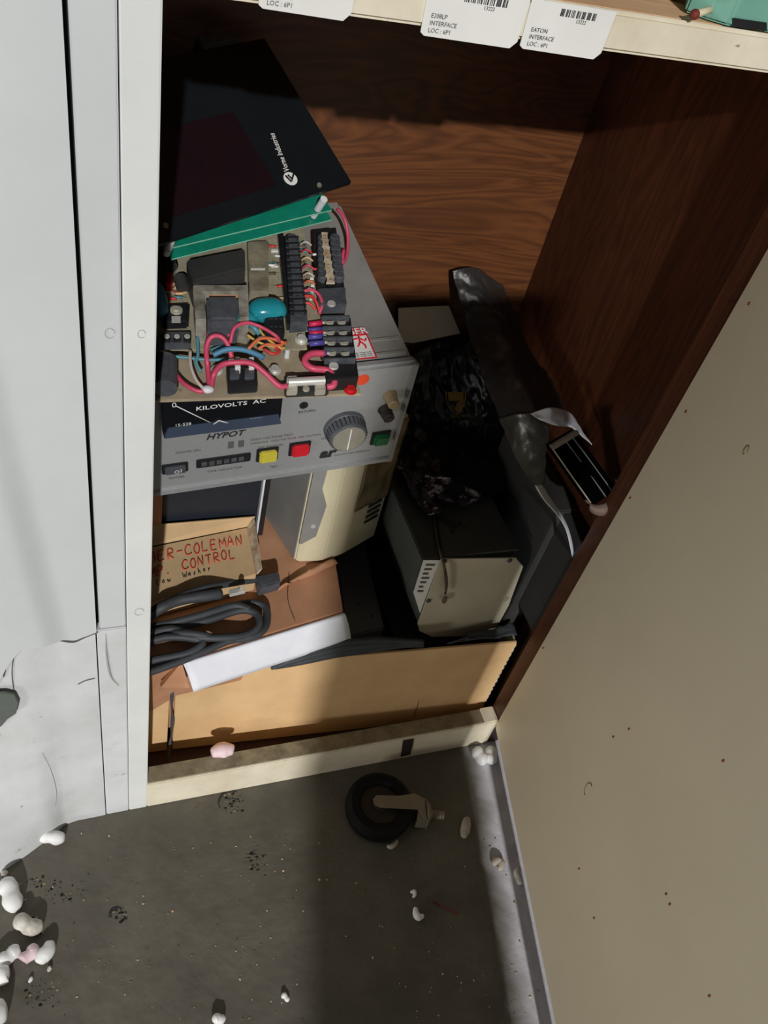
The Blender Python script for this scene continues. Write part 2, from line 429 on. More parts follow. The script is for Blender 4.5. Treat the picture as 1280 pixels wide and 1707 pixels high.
def shelf_label(x0, x1, z0, z1, lines, num, cut=False, lab=None):
    b = MB(); y = -.0072
    pts = [V((x0, y, z1)), V((x0 + .001, y, z0 + .002)), V((x0 + .004, y, z0)), V((x1 - .006, y, z0 - .001)), V((x1 - .001, y, z0 + .004)), V((x1, y, z1))]
    b.prism(pts, (0, .0008, 0), paper)
    w = x1 - x0; yt = y - .0001
    bx = x0 + w * .36; bw = w * .44; k = 0; random.seed(int(x0 * 1000) + 5)
    for j in range(7):
        for q in range(3):
            xx = bx + bw * (j / 7 + q * .038); ww = bw * random.choice((.018, .026, .032))
            b.box((xx, yt, z1 - .0085), (xx + ww, yt + .0002, z1 - .0035), inkd)
    xd, zd = V((1, 0, 0)), V((0, 0, 1))
    b.text(num, V((bx + bw * .45, yt, z1 - .0115)), xd, zd, .0036, ink)
    for i, l in enumerate(lines):
        b.text(l, V((x0 + .006, yt, z0 + .0125 - i * .0048)), xd, zd, .0042, ink)
    part(b, 'shelf_label', cab, sh, lab)
shelf_label(.178, .258, 1.170, 1.2035, ['E208LP', 'INTERFACE', 'LOC : 6P1'], '13223')
shelf_label(.259, .332, 1.170, 1.2035, ['EATON', 'INTERFACE', 'LOC : 6P1'], '13222')
shelf_label(.060, .1265, 1.1735, 1.2035, ['RELAY', 'MODULE', 'LOC : 6P1'], '13221')

# open right door, swung out towards the viewer
dv = V((-.195, -.981, 0)); dn = V((.981, -.195, 0))
d0 = V((.6105, -.001, 0)); 
def dp(t, z, o=0): return d0 + dv * t + dn * o + V((0, 0, z))
h0 = Z(825, 1210, .058); h1 = Z(922, 1690, .058)
dv = (h1 - h0); dv.z = 0; dv.normalize(); dn = V((-dv.y, dv.x, 0)); d0 = V((h0.x, h0.y, 0))
db = MB().hexa([dp(0, 1.17), dp(.61, 1.17), dp(.61, 1.17, .02), dp(0, 1.17, .02)],
               [dp(0, .058), dp(.61, .058), dp(.61, .058, .02), dp(0, .058, .02)], doorm, .0012)
door = part(db, 'door', cab, label='open beige door swung out at the right')
def door_at(px, py, o=-.0004):
    d = ray(px, py); return CAM + d * ((d0 + dn * o - CAM).dot(dn) / d.dot(dn))
for (px, py, r, a0, a1) in ((1243, 750, .0055, 0, 5.2), (980, 1316, .013, 1.3, 5.0)):
    c = door_at(px, py)
    part(MB().tube([c + dv * (r * .55 * math.cos(a0 + (a1 - a0) * k / 9)) + V((0, 0, r * math.sin(a0 + (a1 - a0) * k / 9))) for k in range(10)], .0008, tan, 6), 'screw_mark', cab, door)
spk = MB(); random.seed(3)
for (px, py) in ((1143, 686), (1022, 1228), (1048, 1215), (1205, 1268), (1280 - 170, 1490), (1116, 1507), (965, 1448), (990, 1530), (1182, 1660), (1050, 830), (905, 1080), (1248, 506)):
    c = door_at(px, py, -.0006); spk.ball(c, .0014, rust, (1, 1, 1.6)).cut()
parts(spk, 'dirt_speck', cab, door)

# left neighbouring door: upper leaf and lower dirty panel that bulges out at the floor
lf = thing('side_cabinet', 'white cabinet front at the left edge, scuffed and dirty towards the floor', 'cabinet', (-.3, .0, 0))
SEAM = [Y(px, py, 0) for px, py in ((163, 1051), (140, 1060), (122, 1067), (95, 1064), (60, 1067), (32, 1072), (12, 1098), (-8, 1135), (-60, 1160), (-400, 1190))]
def seam_z(x):
    for p, q in zip(SEAM, SEAM[1:]):
        if q.x <= x <= p.x: return p.z + (q.z - p.z) * (p.x - x) / max(1e-9, p.x - q.x)
    return SEAM[0].z if x > SEAM[0].x else SEAM[-1].z
def sstep(a, b, x): t = min(1, max(0, (x - a) / (b - a))); return t * t * (3 - 2 * t)
def upper(u, v):
    x = -.0622 - u ** 1.6 * .50; z0 = seam_z(x)
    z = z0 + v ** 1.5 * (1.6 - z0); c = -.088 - .045 * min(1, max(0, (z - .45) / .55)) 
    return V((x, -.002 - .009 * sstep(c, c - .034, x), z))  # step shaped into the leaf to give a soft shadow band
part(MB().grid(upper, 110, 24, paint2, True), 'door', lf)
def lower(u, v):
    x = -.0635 - u * .42
    z1 = seam_z(x) - .002
    z = z1 * (1 - v)
    fl = max(0, (-x - .125)) * .55
    y = -.0015 * min(1, u * 12) - .007 * sstep(-.10, -.15, x) - fl * v ** 3 + .0035 * noise.noise(V((x * 14, 0, z * 14))) * min(1, u * 10)
    return V((x, y, z))
lp = part(MB().grid(lower, 90, 60, dirty, True), 'kick_panel', lf)
def lowy(px, py):
    p = Y(px, py, -.004); q = lower(min(1, max(0, (-.0635 - p.x) / .42)), 1 - min(1, p.z / max(.01, seam_z(p.x) - .002))); return Y(px, py, q.y - .0012)
cr = MB()
cr.tube([lowy(a_, b_) for a_, b_ in ((163, 1054), (140, 1063), (122, 1070), (95, 1067), (60, 1070), (32, 1075), (14, 1098), (6, 1128))], lambda t: .0008 + .0007 * math.sin(math.pi * t), ink, 6).cut()
cr.tube([lowy(a_, b_) for a_, b_ in ((30, 1080), (22, 1100), (20, 1125), (23, 1150))], .0006, ink, 6).cut()
cr.tube([lowy(a_, b_) for a_, b_ in ((130, 1141), (142, 1135), (158, 1131))], .0006, ink, 6).cut()
cr.tube([Y(a_, b_, -.0006) for a_, b_ in ((176, 1056), (177, 1085), (180, 1110), (186, 1130), (198, 1143))], lambda t: .0016 * math.sin(math.pi * t) + .0002, scuff, 6).cut()
cr.tube([lowy(a_, b_) for a_, b_ in ((70, 1255), (85, 1285), (94, 1320), (92, 1345))], .0003, scuff, 6)
parts(cr, 'crack', lf)
hp = [(-25, 1157), (8, 1155), (24, 1158), (31, 1172), (27, 1190), (12, 1200), (4, 1210), (-25, 1230)]
part(MB().prism([Y(a, b, -.017) for a, b in hp], (0, .003, 0), greyg, .0008), 'patch', lf, label='grey green rounded patch')

# ------------------------------------------------------------------ high voltage tester
HF = Frame((-.02, .12, .585), 3.0, 7.5, -4.5); HW, HD, HH = .3487, .315, .1815
hip = thing('voltage_tester', 'grey bench voltage tester with black meter, knob and coloured buttons', 'tester', HF.M())
hb = MB().box((-.045, .012, .002), (HW - .003, HD, HH - .001), greyt, .006, HF)
part(hb, 'case', hip)
fp = MB().box((-.045, .0, .0), (HW, .014, HH), face, .004, HF)
part(fp, 'front_panel', hip)
# raised bezel rims
rm_ = MB()
rm_.box((HW - .006, -.004, 0), (HW, .002, HH), greym, .0015, HF)
rm_.box((-.045, -.003, 0), (HW, .002, .010), face, .0015, HF)
rm_.box((-.045, .016, HH - .0012), (HW - .010, .022, HH + .0012), greyt, .001, HF)
rm_.box((-.045, .040, HH - .0012), (HW - .010, .046, HH + .0012), greyt, .001, HF)
part(rm_, 'bezel_rim', hip)
def hq(px, py, o=0): p = HF.at(px, py, o, 'y'); return p
def hw(px, py, o=0): return HF.w(hq(px, py, o))
hx, hz = HF.R.col[0], HF.R.col[2]; hy = HF.R.col[1]
def fbox(b, x0, y0, x1, y1, o, m, bev=.0008, base=0.0):
    """raised block on the front panel from pixel corners of its lower left and upper right"""
    a = hq(x0, y0, -o); c = hq(x1, y1, -o)
    return b.box((min(a.x, c.x), -o, min(a.z, c.z)), (max(a.x, c.x), base, max(a.z, c.z)), m, bev, HF)
a = hq(272, 738, -.004); c = hq(467, 712, -.004)
mx0, mx1, mz0 = hq(272, 735, -.006).x, hq(467, 700, -.006).x, (hq(275, 733, -.013).z + hq(466, 709, -.013).z) / 2 + .001
mt = MB().box((mx0, -.008, mz0), (mx1, .001, HH - .006), meterm, .002, HF)
meter = part(mt, 'meter', hip)
lip = MB(); zt = mz0 + .014
lip.hexa([HF.w(mx0 + .006, -.0085, zt), HF.w(mx1 - .004, -.0085, zt), HF.w(mx1 - .004, -.0, zt), HF.w(mx0 + .006, -.0, zt)],
         [HF.w(mx0, -.013, mz0), HF.w(mx1, -.013, mz0), HF.w(mx1, -.0, mz0), HF.w(mx0, -.0, mz0)], meterlip, .0008)
part(lip, 'meter_lip', hip, meter)
mtx = MB()
o_ = hw(326, 684, -.0086); mtx.text('KILOVOLTS  AC', o_, hx, hz, .0088, white, bold=.012, sx=1.25)
mtx.text('0', hw(286, 679, -.0086), hx, hz, .011, white)
mtx.text('15-528', hw(291, 711, -.0086), hx, hz, .0065, white)
mtx.text('SIMPSON', hw(416, 700, -.0086), hx, hz, .004, white)
part(mtx, 'meter_scale', hip, meter); mtx = MB()
mtx.tube([hw(294, 677, -.0080), hw(356, 707, -.0080)], .0006, white, 6, sub=1)
mtx.tube([hw(356, 707, -.0092), hw(365, 701, -.0092), hw(380, 705, -.0092)], .0008, white, 6, sub=1)
part(mtx, 'meter_needle', hip, meter)
# knob
kc = hq(578, 722, -.012)
kb = MB(); kr = .0265
kcw = HF.w(kc.x, 0, kc.z)
kb.lathe(kcw, -hy, [(0, kr), (.006, kr), (.007, kr * .96), (.020, kr * .90), (.0215, kr * .86)], blackd, 32)
for k in range(28):
    t = 2 * math.pi * k / 28
    kb.tube([kcw + (hx * math.cos(t) + hz * math.sin(t)) * kr * .95 - hy * .007, kcw + (hx * math.cos(t) + hz * math.sin(t)) * kr * .89 - hy * .02], .0009, blackp, 5, sub=1)
kn = part(kb, 'knob', hip)
kd = MB(); kd.lathe(kcw - hy * .0215, -hy, [(0, kr * .80), (.0012, kr * .78)], capm, 32)
kd.box((kc.x - .0006, -.0236, kc.z - kr * .7), (kc.x + .0006, -.0228, kc.z + kr * .7), white, 0, HF)
part(kd, 'knob_cap', hip, kn)
for (px, py, m, w, h, nm) in ((447, 762, yelb, .0215, .018, 'yellow'), (501, 752, redb, .0215, .018, 'red'), (636, 734, greenbt, .020, .018, 'dark green')):
    p = hq(px, py, -.006)
    fr = MB().box((p.x - w / 2 - .003, -.003, p.z - h / 2 - .003), (p.x + w / 2 + .003, 0, p.z + h / 2 + .003), blackp, .001, HF)
    f_ = part(fr, 'button_frame', hip)
    part(MB().box((p.x - w / 2, -.009, p.z - h / 2), (p.x + w / 2, -.001, p.z + h / 2), m, .002, HF), 'button', hip, f_, nm + ' square push button')
p = hq(292, 782, -.003)
f_ = part(MB().box((p.x - .0155, -.003, p.z - .0085), (p.x + .0155, 0, p.z + .0085), blackp, .001, HF), 'rocker_switch', hip)
rk = MB().box((p.x - .012, -.0065, p.z - .006), (p.x + .012, -.002, p.z + .006), blackd, .001, HF)
rk.box((p.x + .006, -.0068, p.z - .003), (p.x + .0068, -.0064, p.z + .003), white, 0, HF)
rk.text('O', HF.w(p.x - .002, -.0068, p.z - .003), hx, hz, .008, white)
part(rk, 'rocker', hip, f_)
p = hq(373, 768, -.002)
hm = MB().box((p.x - .033, -.003, p.z - .0075), (p.x + .033, 0, p.z + .0075), blackp, .001, HF)
for k in range(6): hm.box((p.x - .027 + k * .009, -.0035, p.z - .004), (p.x - .0205 + k * .009, -.0028, p.z + .004), blackd, .0003, HF)
part(hm, 'hour_counter', hip)
jp = hq(506, 675, 0)
part(MB().cyl(HF.w(jp.x, .001, jp.z), HF.w(jp.x, -.0015, jp.z), .0052, black), 'jack_hole', hip)
for (px, py, m, m2) in ((653, 667, beige, tan), (645, 690, hubm, rust)):
    p = hq(px, py, -.008)
    b = MB(); b.lathe(HF.w(p.x, 0, p.z), -hy, [(0, .0095), (.005, .0080), (.006, .0075), (.016, .0072), (.017, .006)], tan if m is beige else m, 18)
    b.lathe(HF.w(p.x, -.017, p.z), -hy, [(0, .0035), (.0005, .0033)], m2 if m is beige else blackp, 12)
    part(b, 'binding_post', hip)
pr = MB()
pr.text('RETURN', hw(497, 689, -.0003), hx, hz, .0055, inkd)
pr.text('HYPOT', hw(343, 733, -.0003), hx, hz, .0135, inkd, shear=.3, bold=.025)
pr.text('HIGH VOLTAGE TEST', hw(417, 735, -.0003), hx, hz, .0055, ink)
pr.text('WARNING  HIGH VOLTAGE  USE CAUTION', hw(417, 741, -.0003), hx, hz, .0045, ink)
pr.text('SEE MANUAL', hw(430, 748, -.0003), hx, hz, .0055, ink)
pr.text('POWER ON', hw(292, 757, -.0003), hx, hz, .0055, ink)
pr.text('POWER', hw(281, 799, -.0003), hx, hz, .0055, ink)
pr.text('TIME INDICATOR', hw(345, 788, -.0003), hx, hz, .0055, ink)
pr.text('TEST', hw(449, 780, -.0003), hx, hz, .005, ink)
pr.text('VOLTS', hw(534, 733, -.0003), hx, hz, .005, ink)
pr.text('ar', hw(532, 763, -.0003), hx, hz, .024, inkd, bold=.05, shear=.15)
pr.text('ASSOCIATED RESEARCH', hw(557, 760, -.0003), hx, hz, .0045, ink)
for (x0, y0) in ((380, 742), (397, 740)):
    q = hq(x0, y0); pr.box((q.x, -.0005, q.z - .006), (q.x + .007, .0, q.z + .006), ink, 0, HF)
part(pr, 'printed_lettering', hip)
# warning sticker on the top face
def tp(px, py, o=0): return HF.at(px, py, HH + o, 'z')
st = MB(); A, B, C_, D_ = tp(590, 549), tp(607, 547), tp(628, 598), tp(600, 603)
sx1 = (B.x + C_.x) / 2; sx0 = sx1 - .060; sy0 = C_.y; sy1 = B.y
st.box((sx0, sy0, HH + .0014), (sx1, sy1, HH + .0019), stick, 0, HF)
st.box((sx0 + .002, sy0 + .002, HH + .0019), (sx1 - .002, sy1 - (sy1 - sy0) * .27, HH + .0021), white, 0, HF)
st.text('DANGER', HF.w(sx0 + .003, sy1 - (sy1 - sy0) * .22, HH + .0021), hx, hy, .0145, white, bold=.02)
cx_, cy_ = sx1 - .012, sy0 + (sy1 - sy0) * .50
for seg in ([(0, .010), (-.001, .002), (-.006, -.006)], [(-.001, .002), (.004, -.005), (.003, -.010)], [(-.008, .006), (0, .007), (.006, .002), (.0085, .006)]):
    st.tube([HF.w(cx_ + a * .9, cy_ + b * 1.0, HH + .0024) for a, b in seg], .0011, stick, 6, sub=2)
st.ball(HF.w(cx_ + .002, cy_ + .0125, HH + .0024), .0022, stick)
for k in range(3): st.text('High voltage inside', HF.w(cx_ - .014, sy0 + .0085 - k * .0028, HH + .0022), hx, hy, .0028, inkd)
part(st, 'warning_sticker', hip, label='red and white shock warning sticker')
oc = hq(604, 633)
ost = MB().lathe(HF.w(oc.x, 0, oc.z), -hy, [(0, .0085), (.0005, .0085)], orangest, 20)
part(ost, 'round_sticker', hip, label='round orange sticker')

# ------------------------------------------------------------------ open circuit board assembly lying on the tester
PF = HF.sub(0, 0, HH + .014)
pz = lambda px, py, h=0: PF.at(px, py, h)
px_, py_, pn_ = PF.R.col[0], PF.R.col[1], PF.R.col[2]
pcb = thing('circuit_board', 'dusty tan circuit board crowded with wires and terminal blocks on the grey tester', 'circuit board', PF.M())
def pw(px, py, h=0): return PF.w(pz(px, py, h))
Fl, Fr, Br = pz(262, 664), pz(603, 656), pz(566, 400)
y0 = (Fl.y + Fr.y) / 2
yl = Fl.y + (Fl.y - Fr.y) * .25; yr = Fr.y
base = MB().hexa([PF.w(-.04, yl, 0), PF.w(Fr.x, yr, 0), PF.w(Fr.x + .002, y0 + .27, 0), PF.w(-.04, y0 + .27, 0)],
                 [PF.w(-.04, yl, -.004), PF.w(Fr.x, yr, -.004), PF.w(Fr.x + .002, y0 + .27, -.004), PF.w(-.04, y0 + .27, -.004)], board, .0006)
part(base, 'base_board', pcb)
ft = MB()
for (a, b) in ((.01, .05), (Fr.x - .03, .06), (.01, .22), (Fr.x - .03, .22)): ft.cyl(PF.w(a, b, -.0135), PF.w(a, b, -.003), .004, nylon, 10).cut()
parts(ft, 'board_feet', pcb)
def top_block(b, quad, h1, m, bev=.0008, h0=0.0):
    t = [PF.w(pz(px, py, h1)) for px, py in quad]
    bt = [p - pn_ * (h1 - h0) for p in t]
    return b.hexa(t, bt, m, bev)
UB = .018    # height of the raised board
up = MB(); top_block(up, [(255, 583), (512, 582), (508, 552), (540, 548), (505, 375), (258, 375)], UB, board2, .0004, UB - .002)
part(up, 'raised_board', pcb)
st_ = MB()
for q in ((270, 575), (480, 575), (500, 560), (262, 470)): st_.cyl(pw(*q, UB) - pn_ * .018, pw(*q, UB) - pn_ * .002, .003, nylon, 8).cut()
parts(st_, 'board_standoff', pcb)
# dividing rail between the two boards (dark strip) and long terminal strip
tb = MB(); top_block(tb, [(463, 385), (472, 388), (508, 540), (478, 540)], UB + .010, blackp, .0006, UB)
part(tb, 'divider_strip', pcb)
ts = MB(); top_block(ts, [(476, 395), (497, 392), (513, 535), (484, 538)], UB + .016, blackd, .0008, UB)
for k in range(13):
    t = k / 12; a = V((487, 398)) * (1 - t) + V((498, 522)) * t
    w0 = 8 + 3 * t
    ts.lathe(pw(a.x, a.y, UB + .0165), pn_, [(0, .0062), (.003, .006)], blackd, 12)
    ts.hexa([PF.w(pz(a.x - w0 - 4, a.y - 4, UB + .021)), PF.w(pz(a.x + w0 + 3, a.y - 5, UB + .021)), PF.w(pz(a.x + w0 + 3, a.y - 3.6, UB + .021)), PF.w(pz(a.x - w0 - 4, a.y - 2.6, UB + .021))],
            [PF.w(pz(a.x - w0 - 4, a.y - 4, UB + .021)) - pn_ * .006, PF.w(pz(a.x + w0 + 3, a.y - 5, UB + .021)) - pn_ * .006, PF.w(pz(a.x + w0 + 3, a.y - 3.6, UB + .021)) - pn_ * .006, PF.w(pz(a.x - w0 - 4, a.y - 2.6, UB + .021)) - pn_ * .006], blackp)
part(ts, 'terminal_strip', pcb)
# second terminal block with pale jumper bar
t2 = MB(); top_block(t2, [(526, 382), (560, 378), (578, 505), (531, 508)], .026, blackp, .001)
top_block(t2, [(530, 480), (576, 478), (577, 507), (531, 508)], .030, blackd, .001)
for k in range(8):
    t = k / 7
    for ax_, bx_ in ((531, 538), (551, 568)):
        a = V((ax_ + 6, 402)) * (1 - t) + V((bx_ if ax_ == 531 else 564, 466)) * t
        t2.lathe(pw(a.x, a.y, .026), pn_, [(0, .0066), (.0065, .0062), (.0075, .005)], blackd, 14)
tb2 = part(t2, 'terminal_block', pcb)
jb = MB()
for k in range(7):
    t = k / 6; a = V((541, 393)) * (1 - t) + V((551, 466)) * t
    w = 5.5 + 1.6 * t
    jb.hexa([pw(a.x - w, a.y - 6, .037), pw(a.x + w, a.y - 6, .037), pw(a.x + w * .8, a.y, .037), pw(a.x + w, a.y + 5.5, .037), pw(a.x - w, a.y + 5.5, .037), pw(a.x - w * .8, a.y, .037)],
            [pw(a.x - w, a.y - 6, .037) - pn_ * .002, pw(a.x + w, a.y - 6, .037) - pn_ * .002, pw(a.x + w * .8, a.y, .037) - pn_ * .002, pw(a.x + w, a.y + 5.5, .037) - pn_ * .002, pw(a.x - w, a.y + 5.5, .037) - pn_ * .002, pw(a.x - w * .8, a.y, .037) - pn_ * .002], cardedge)
    jb.lathe(pw(a.x, a.y, .0371), pn_, [(0, .0016), (.0006, .0014)], steel, 10)
    jb.cyl(pw(a.x, a.y, .036) - pn_ * .010, pw(a.x, a.y, .036), .003, blackp, 8)
part(jb, 'jumper_bar', pcb, tb2)
part(MB().lathe(pw(552, 507, .031), pn_, [(0, .005), (.002, .0045)], chrome, 14), 'mounting_screw', pcb, tb2)
# power terminal block, four rows of two screws
t3 = MB(); top_block(t3, [(536, 528), (584, 527), (598, 628), (543, 632)], .020, blackp, .001)
rows = ((538, 539, 582, 1), (549, 551, 583, 1), (563, 568, 588, 1), (585, 585, 590, 1))
tb3 = part(t3, 'power_terminal_block', pcb)
wl = MB(); sc = MB()
for k in range(5):
    yy = 526 + k * 17.6; xl = 536 + k * 1.3; xr = 583 + k * 2.6
    if k: wl.cut()
    wl.hexa([pw(xl, yy, .028), pw(xr, yy - 1, .028), pw(xr, yy + 1, .028), pw(xl, yy + 2, .028)],
            [pw(xl, yy, .028) - pn_ * .008, pw(xr, yy - 1, .028) - pn_ * .008, pw(xr, yy + 1, .028) - pn_ * .008, pw(xl, yy + 2, .028) - pn_ * .008], blackd).cut()
for k in range(4):
    yy = 537 + k * 17.2
    for xx in (549 + k * 1.2, 569 + k * 2.0):
        c = pw(xx, yy, .0205)
        sc.lathe(c, pn_, [(0, .0052), (.0022, .0048)], alu, 14)
        q = PF.R.transposed() @ (c - PF.o)
        sc.box((q.x - .0045, q.y - .0006, q.z + .0022), (q.x + .0045, q.y + .0006, q.z + .0026), inkd, 0, PF).cut()
sc.lathe(pw(556, 611, .0205), pn_, [(0, .0055), (.002, .005)], chrome, 14).cut()
sc.lathe(pw(580, 612, .0205), pn_, [(0, .0036), (.0004, .0034)], black, 12)
parts(wl, 'divider_wall', pcb, tb3); parts(sc, 'terminal_screw', pcb, tb3)
# crimped wire ends beside it
cp = MB()
for (x0, y0_, x1, y1, m) in ((515, 541, 536, 538, redcr), (514, 551, 536, 549, purple), (516, 556, 538, 555, redcr), (514, 562, 538, 560, purple), (516, 573, 540, 571, purple), (524, 590, 544, 589, purple)):
    cp.tube([pw(x0, y0_, .022), pw(x1, y1, .022)], .0032, m, 10, sub=1)
    cp.tube([pw(x1, y1, .022), pw(x1 + 6, y1, .022)], .0018, alu, 8, sub=1).cut()
parts(cp, 'crimp_terminal', pcb)
# transformer with steel frame
tr = MB()
top_block(tr, [(322, 474), (413, 474), (414, 487), (322, 487)], UB + .034, steel, .0012, UB)
top_block(tr, [(322, 485), (340, 486), (344, 533), (326, 533)], UB + .034, steel, .0012, UB)
top_block(tr, [(397, 486), (414, 485), (415, 530), (399, 530)], UB + .034, steel, .0012, UB)
top_block(tr, [(345, 486), (397, 486), (396, 494), (346, 494)], UB + .030, cardd, .0008, UB)
trp = part(tr, 'transformer', pcb)
part(top_block(MB(), [(343, 492), (398, 492), (397, 532), (346, 532)], UB + .040, blackd, .003, UB), 'transformer_coil', pcb, trp)
bobt = MB()
for q, t_ in ((356, '115'), (373, '230'), (389, '24')): bobt.text(t_, pw(q - 4, 519, UB + .0405), px_, py_, .006, ink)
part(bobt, 'transformer_marking', pcb, trp)
part(top_block(MB(), [(310, 432), (408, 413), (409, 447), (322, 469)], UB + .040, darkg, .002, UB), 'black_capacitor_box', pcb)
rl = top_block(MB(), [(413, 402), (448, 400), (448, 487), (416, 486)], UB + .026, relay, .0012, UB)
rl.hexa([pw(418, 447, UB + .0263), pw(442, 447, UB + .0263), pw(442, 450, UB + .0263), pw(418, 450, UB + .0263)],
        [pw(418, 447, UB + .0263) - pn_ * .001, pw(442, 447, UB + .0263) - pn_ * .001, pw(442, 450, UB + .0263) - pn_ * .001, pw(418, 450, UB + .0263) - pn_ * .001], white)
part(rl, 'relay', pcb)
part(top_block(MB(), [(416, 488), (447, 487), (448, 504), (417, 504)], UB + .014, darkg, .001, UB), 'integrated_circuit', pcb)
# teal capacitors
def blob(cpx, cpy, h, rx, ry, rz, m, ang=0):
    b = MB(); bm = bmesh.new(); bmesh.ops.create_icosphere(bm, subdivisions=3, radius=1)
    R2 = PF.R @ Matrix.Rotation(math.radians(ang), 3, 'Z')
    c = pw(cpx, cpy, h)
    for v in bm.verts:
        q = v.co; q = V((math.copysign(abs(q.x) ** .75, q.x) * rx, math.copysign(abs(q.y) ** .75, q.y) * ry, q.z * rz)); v.co = c + R2 @ q
    return b.from_bm(bm, m, True)
part(blob(446, 517, UB + .020, .021, .014, .012, tealcap, -3), 'film_capacitor', pcb)
part(blob(401, 536, UB + .018, .020, .009, .009, tealcap, 10), 'film_capacitor', pcb)
rl2 = top_block(MB(), [(441, 529), (472, 524), (475, 551), (441, 553)], UB + .022, blackp, .0012, UB)
for i in range(2):
    for j in range(3): rl2.text('o', pw(450 + j * 8, 547 - i * 13, UB + .0223), px_, py_, .006, ink)
part(rl2, 'black_relay', pcb)
# left side parts: power transistor, trimmer row, red part, small caps
pt = top_block(MB(), [(274, 506), (316, 504), (314, 535), (272, 537)], UB + .012, blackp, .002, UB)
ptp = part(pt, 'power_transistor', pcb)
pc_ = MB().lathe(pw(294, 518, UB + .0125), pn_, [(0, .0068), (.002, .0065), (.0022, .004), (.004, .0038)], alu, 16)
pc_.prism([pw(286, 527, UB + .013), pw(301, 527, UB + .013), pw(301, 537, UB + .013), pw(286, 537, UB + .013)], tuple(-pn_ * .001), chrome)
part(pc_, 'transistor_screw', pcb, ptp)
tm = MB(); top_block(tm, [(264, 553), (318, 552), (318, 572), (262, 573)], UB + .010, blackd, .001, UB)
for k in range(3):
    q = 278 + k * 17
    top_block(tm, [(q - 6, 556), (q + 6, 556), (q + 6, 568), (q - 6, 568)], UB + .0125, blackp, .0008, UB)
    tm.lathe(pw(q, 561, UB + .0126), pn_, [(0, .0032), (.001, .003)], chrome, 12)
part(tm, 'trimmer_row', pcb)
part(top_block(MB(), [(275, 452), (287, 452), (287, 472), (275, 472)], UB + .014, redc, .0015, UB), 'red_component', pcb)
part(MB().cyl(pw(299, 462, UB + .014), pw(306, 482, UB + .010), .0075, darkg, 14), 'electrolytic_capacitor', pcb)
part(MB().cyl(pw(284, 445, UB + .012), pw(278, 425, UB + .012), .008, darkg, 14), 'electrolytic_capacitor', pcb)
part(blob(266, 500, UB + .01, .008, .026, .012, bluew), 'blue_capacitor', pcb)
bc = MB().cyl(pw(275, 600, .016), pw(275, 648, .014), .0125, blackd, 18); part(bc, 'can_capacitor', pcb)
# small resistors scattered
rs = MB(); random.seed(11)
for k in range(34):
    if k < 14: q = (random.uniform(280, 318), random.uniform(470, 500))
    elif k < 24: q = (random.uniform(450, 468), random.uniform(400, 500))
    else: q = (random.uniform(502, 528), random.uniform(400, 500))
    a = random.uniform(-.3, .3); c = pw(*q, UB + .004); d = (px_ * math.cos(a) + py_ * math.sin(a)) * .0045
    rs.tube([c - d, c + d], .0015, random.choice([cardl, brownw, white, redw, tealw]), 6, sub=1)
    rs.tube([c - d * 1.9, c + d * 1.9], .0004, alu, 4, sub=1).cut()
parts(rs, 'resistor', pcb)
sk = MB()
for q in ((455, 417), (461, 417), (455, 442), (461, 442), (520, 463), (521, 475), (520, 487), (519, 497)):
    sk.prism([pw(q[0] - 3, q[1] - 1.5, UB + .003), pw(q[0] + 3, q[1] - 1.5, UB + .003), pw(q[0] + 3, q[1] + 1.5, UB + .003), pw(q[0] - 3, q[1] + 1.5, UB + .003)], tuple(-pn_ * .002), white).cut()
parts(sk, 'chip_resistor', pcb)
# fuse holder
fh = top_block(MB(), [(474, 626), (546, 622), (548, 655), (475, 658)], .006, darkg, .0015)
fhp = part(fh, 'fuse_holder', pcb)
fb = MB()
for q in (487, 534):
    top_block(fb, [(q - 9, 626), (q + 9, 625), (q + 9, 634), (q - 9, 635)], .016, chrome, .001, .004)
    top_block(fb, [(q - 9, 641), (q + 9, 640), (q + 9, 651), (q - 9, 652)], .012, alu, .001, .004).cut()
parts(fb, 'fuse_clip', pcb, fhp)
fu = MB().cyl(pw(480, 637, .015), pw(541, 634, .015), .0048, chrome, 16)
fu.lathe(pw(510, 649, .0062), pn_, [(0, .004), (.002, .0036)], alu, 12)
part(fu, 'fuse', pcb, fhp)
# front relay socket and screws
sq = top_block(MB(), [(377, 612), (428, 609), (430, 640), (380, 643)], .014, blackp, .0012)
top_block(sq, [(380, 636), (428, 633), (429, 640), (381, 643)], .010, alu, .0006)
for q in (391, 416): top_block(sq, [(q - 8, 612), (q + 8, 611), (q + 8, 626), (q - 8, 627)], .020, blackd, .001)
sqp = part(sq, 'bridge_rectifier', pcb)
lg = MB()
for q in (396, 419): top_block(lg, [(q - 5, 595), (q + 4, 594), (q + 5, 612), (q - 4, 613)], .024, white, .0008, .012).cut()
parts(lg, 'spade_terminal', pcb, sqp)
ss = MB()
for q in ((458, 618), (361, 618), (584, 651), (502, 567)):
    ss.lathe(pw(*q, .003 if q[1] > 600 else UB), pn_, [(0, .0072), (.001, .007), (.0012, .005), (.005, .0046)], chrome if q[0] != 584 else redc, 14).cut()
parts(ss, 'board_screw', pcb)
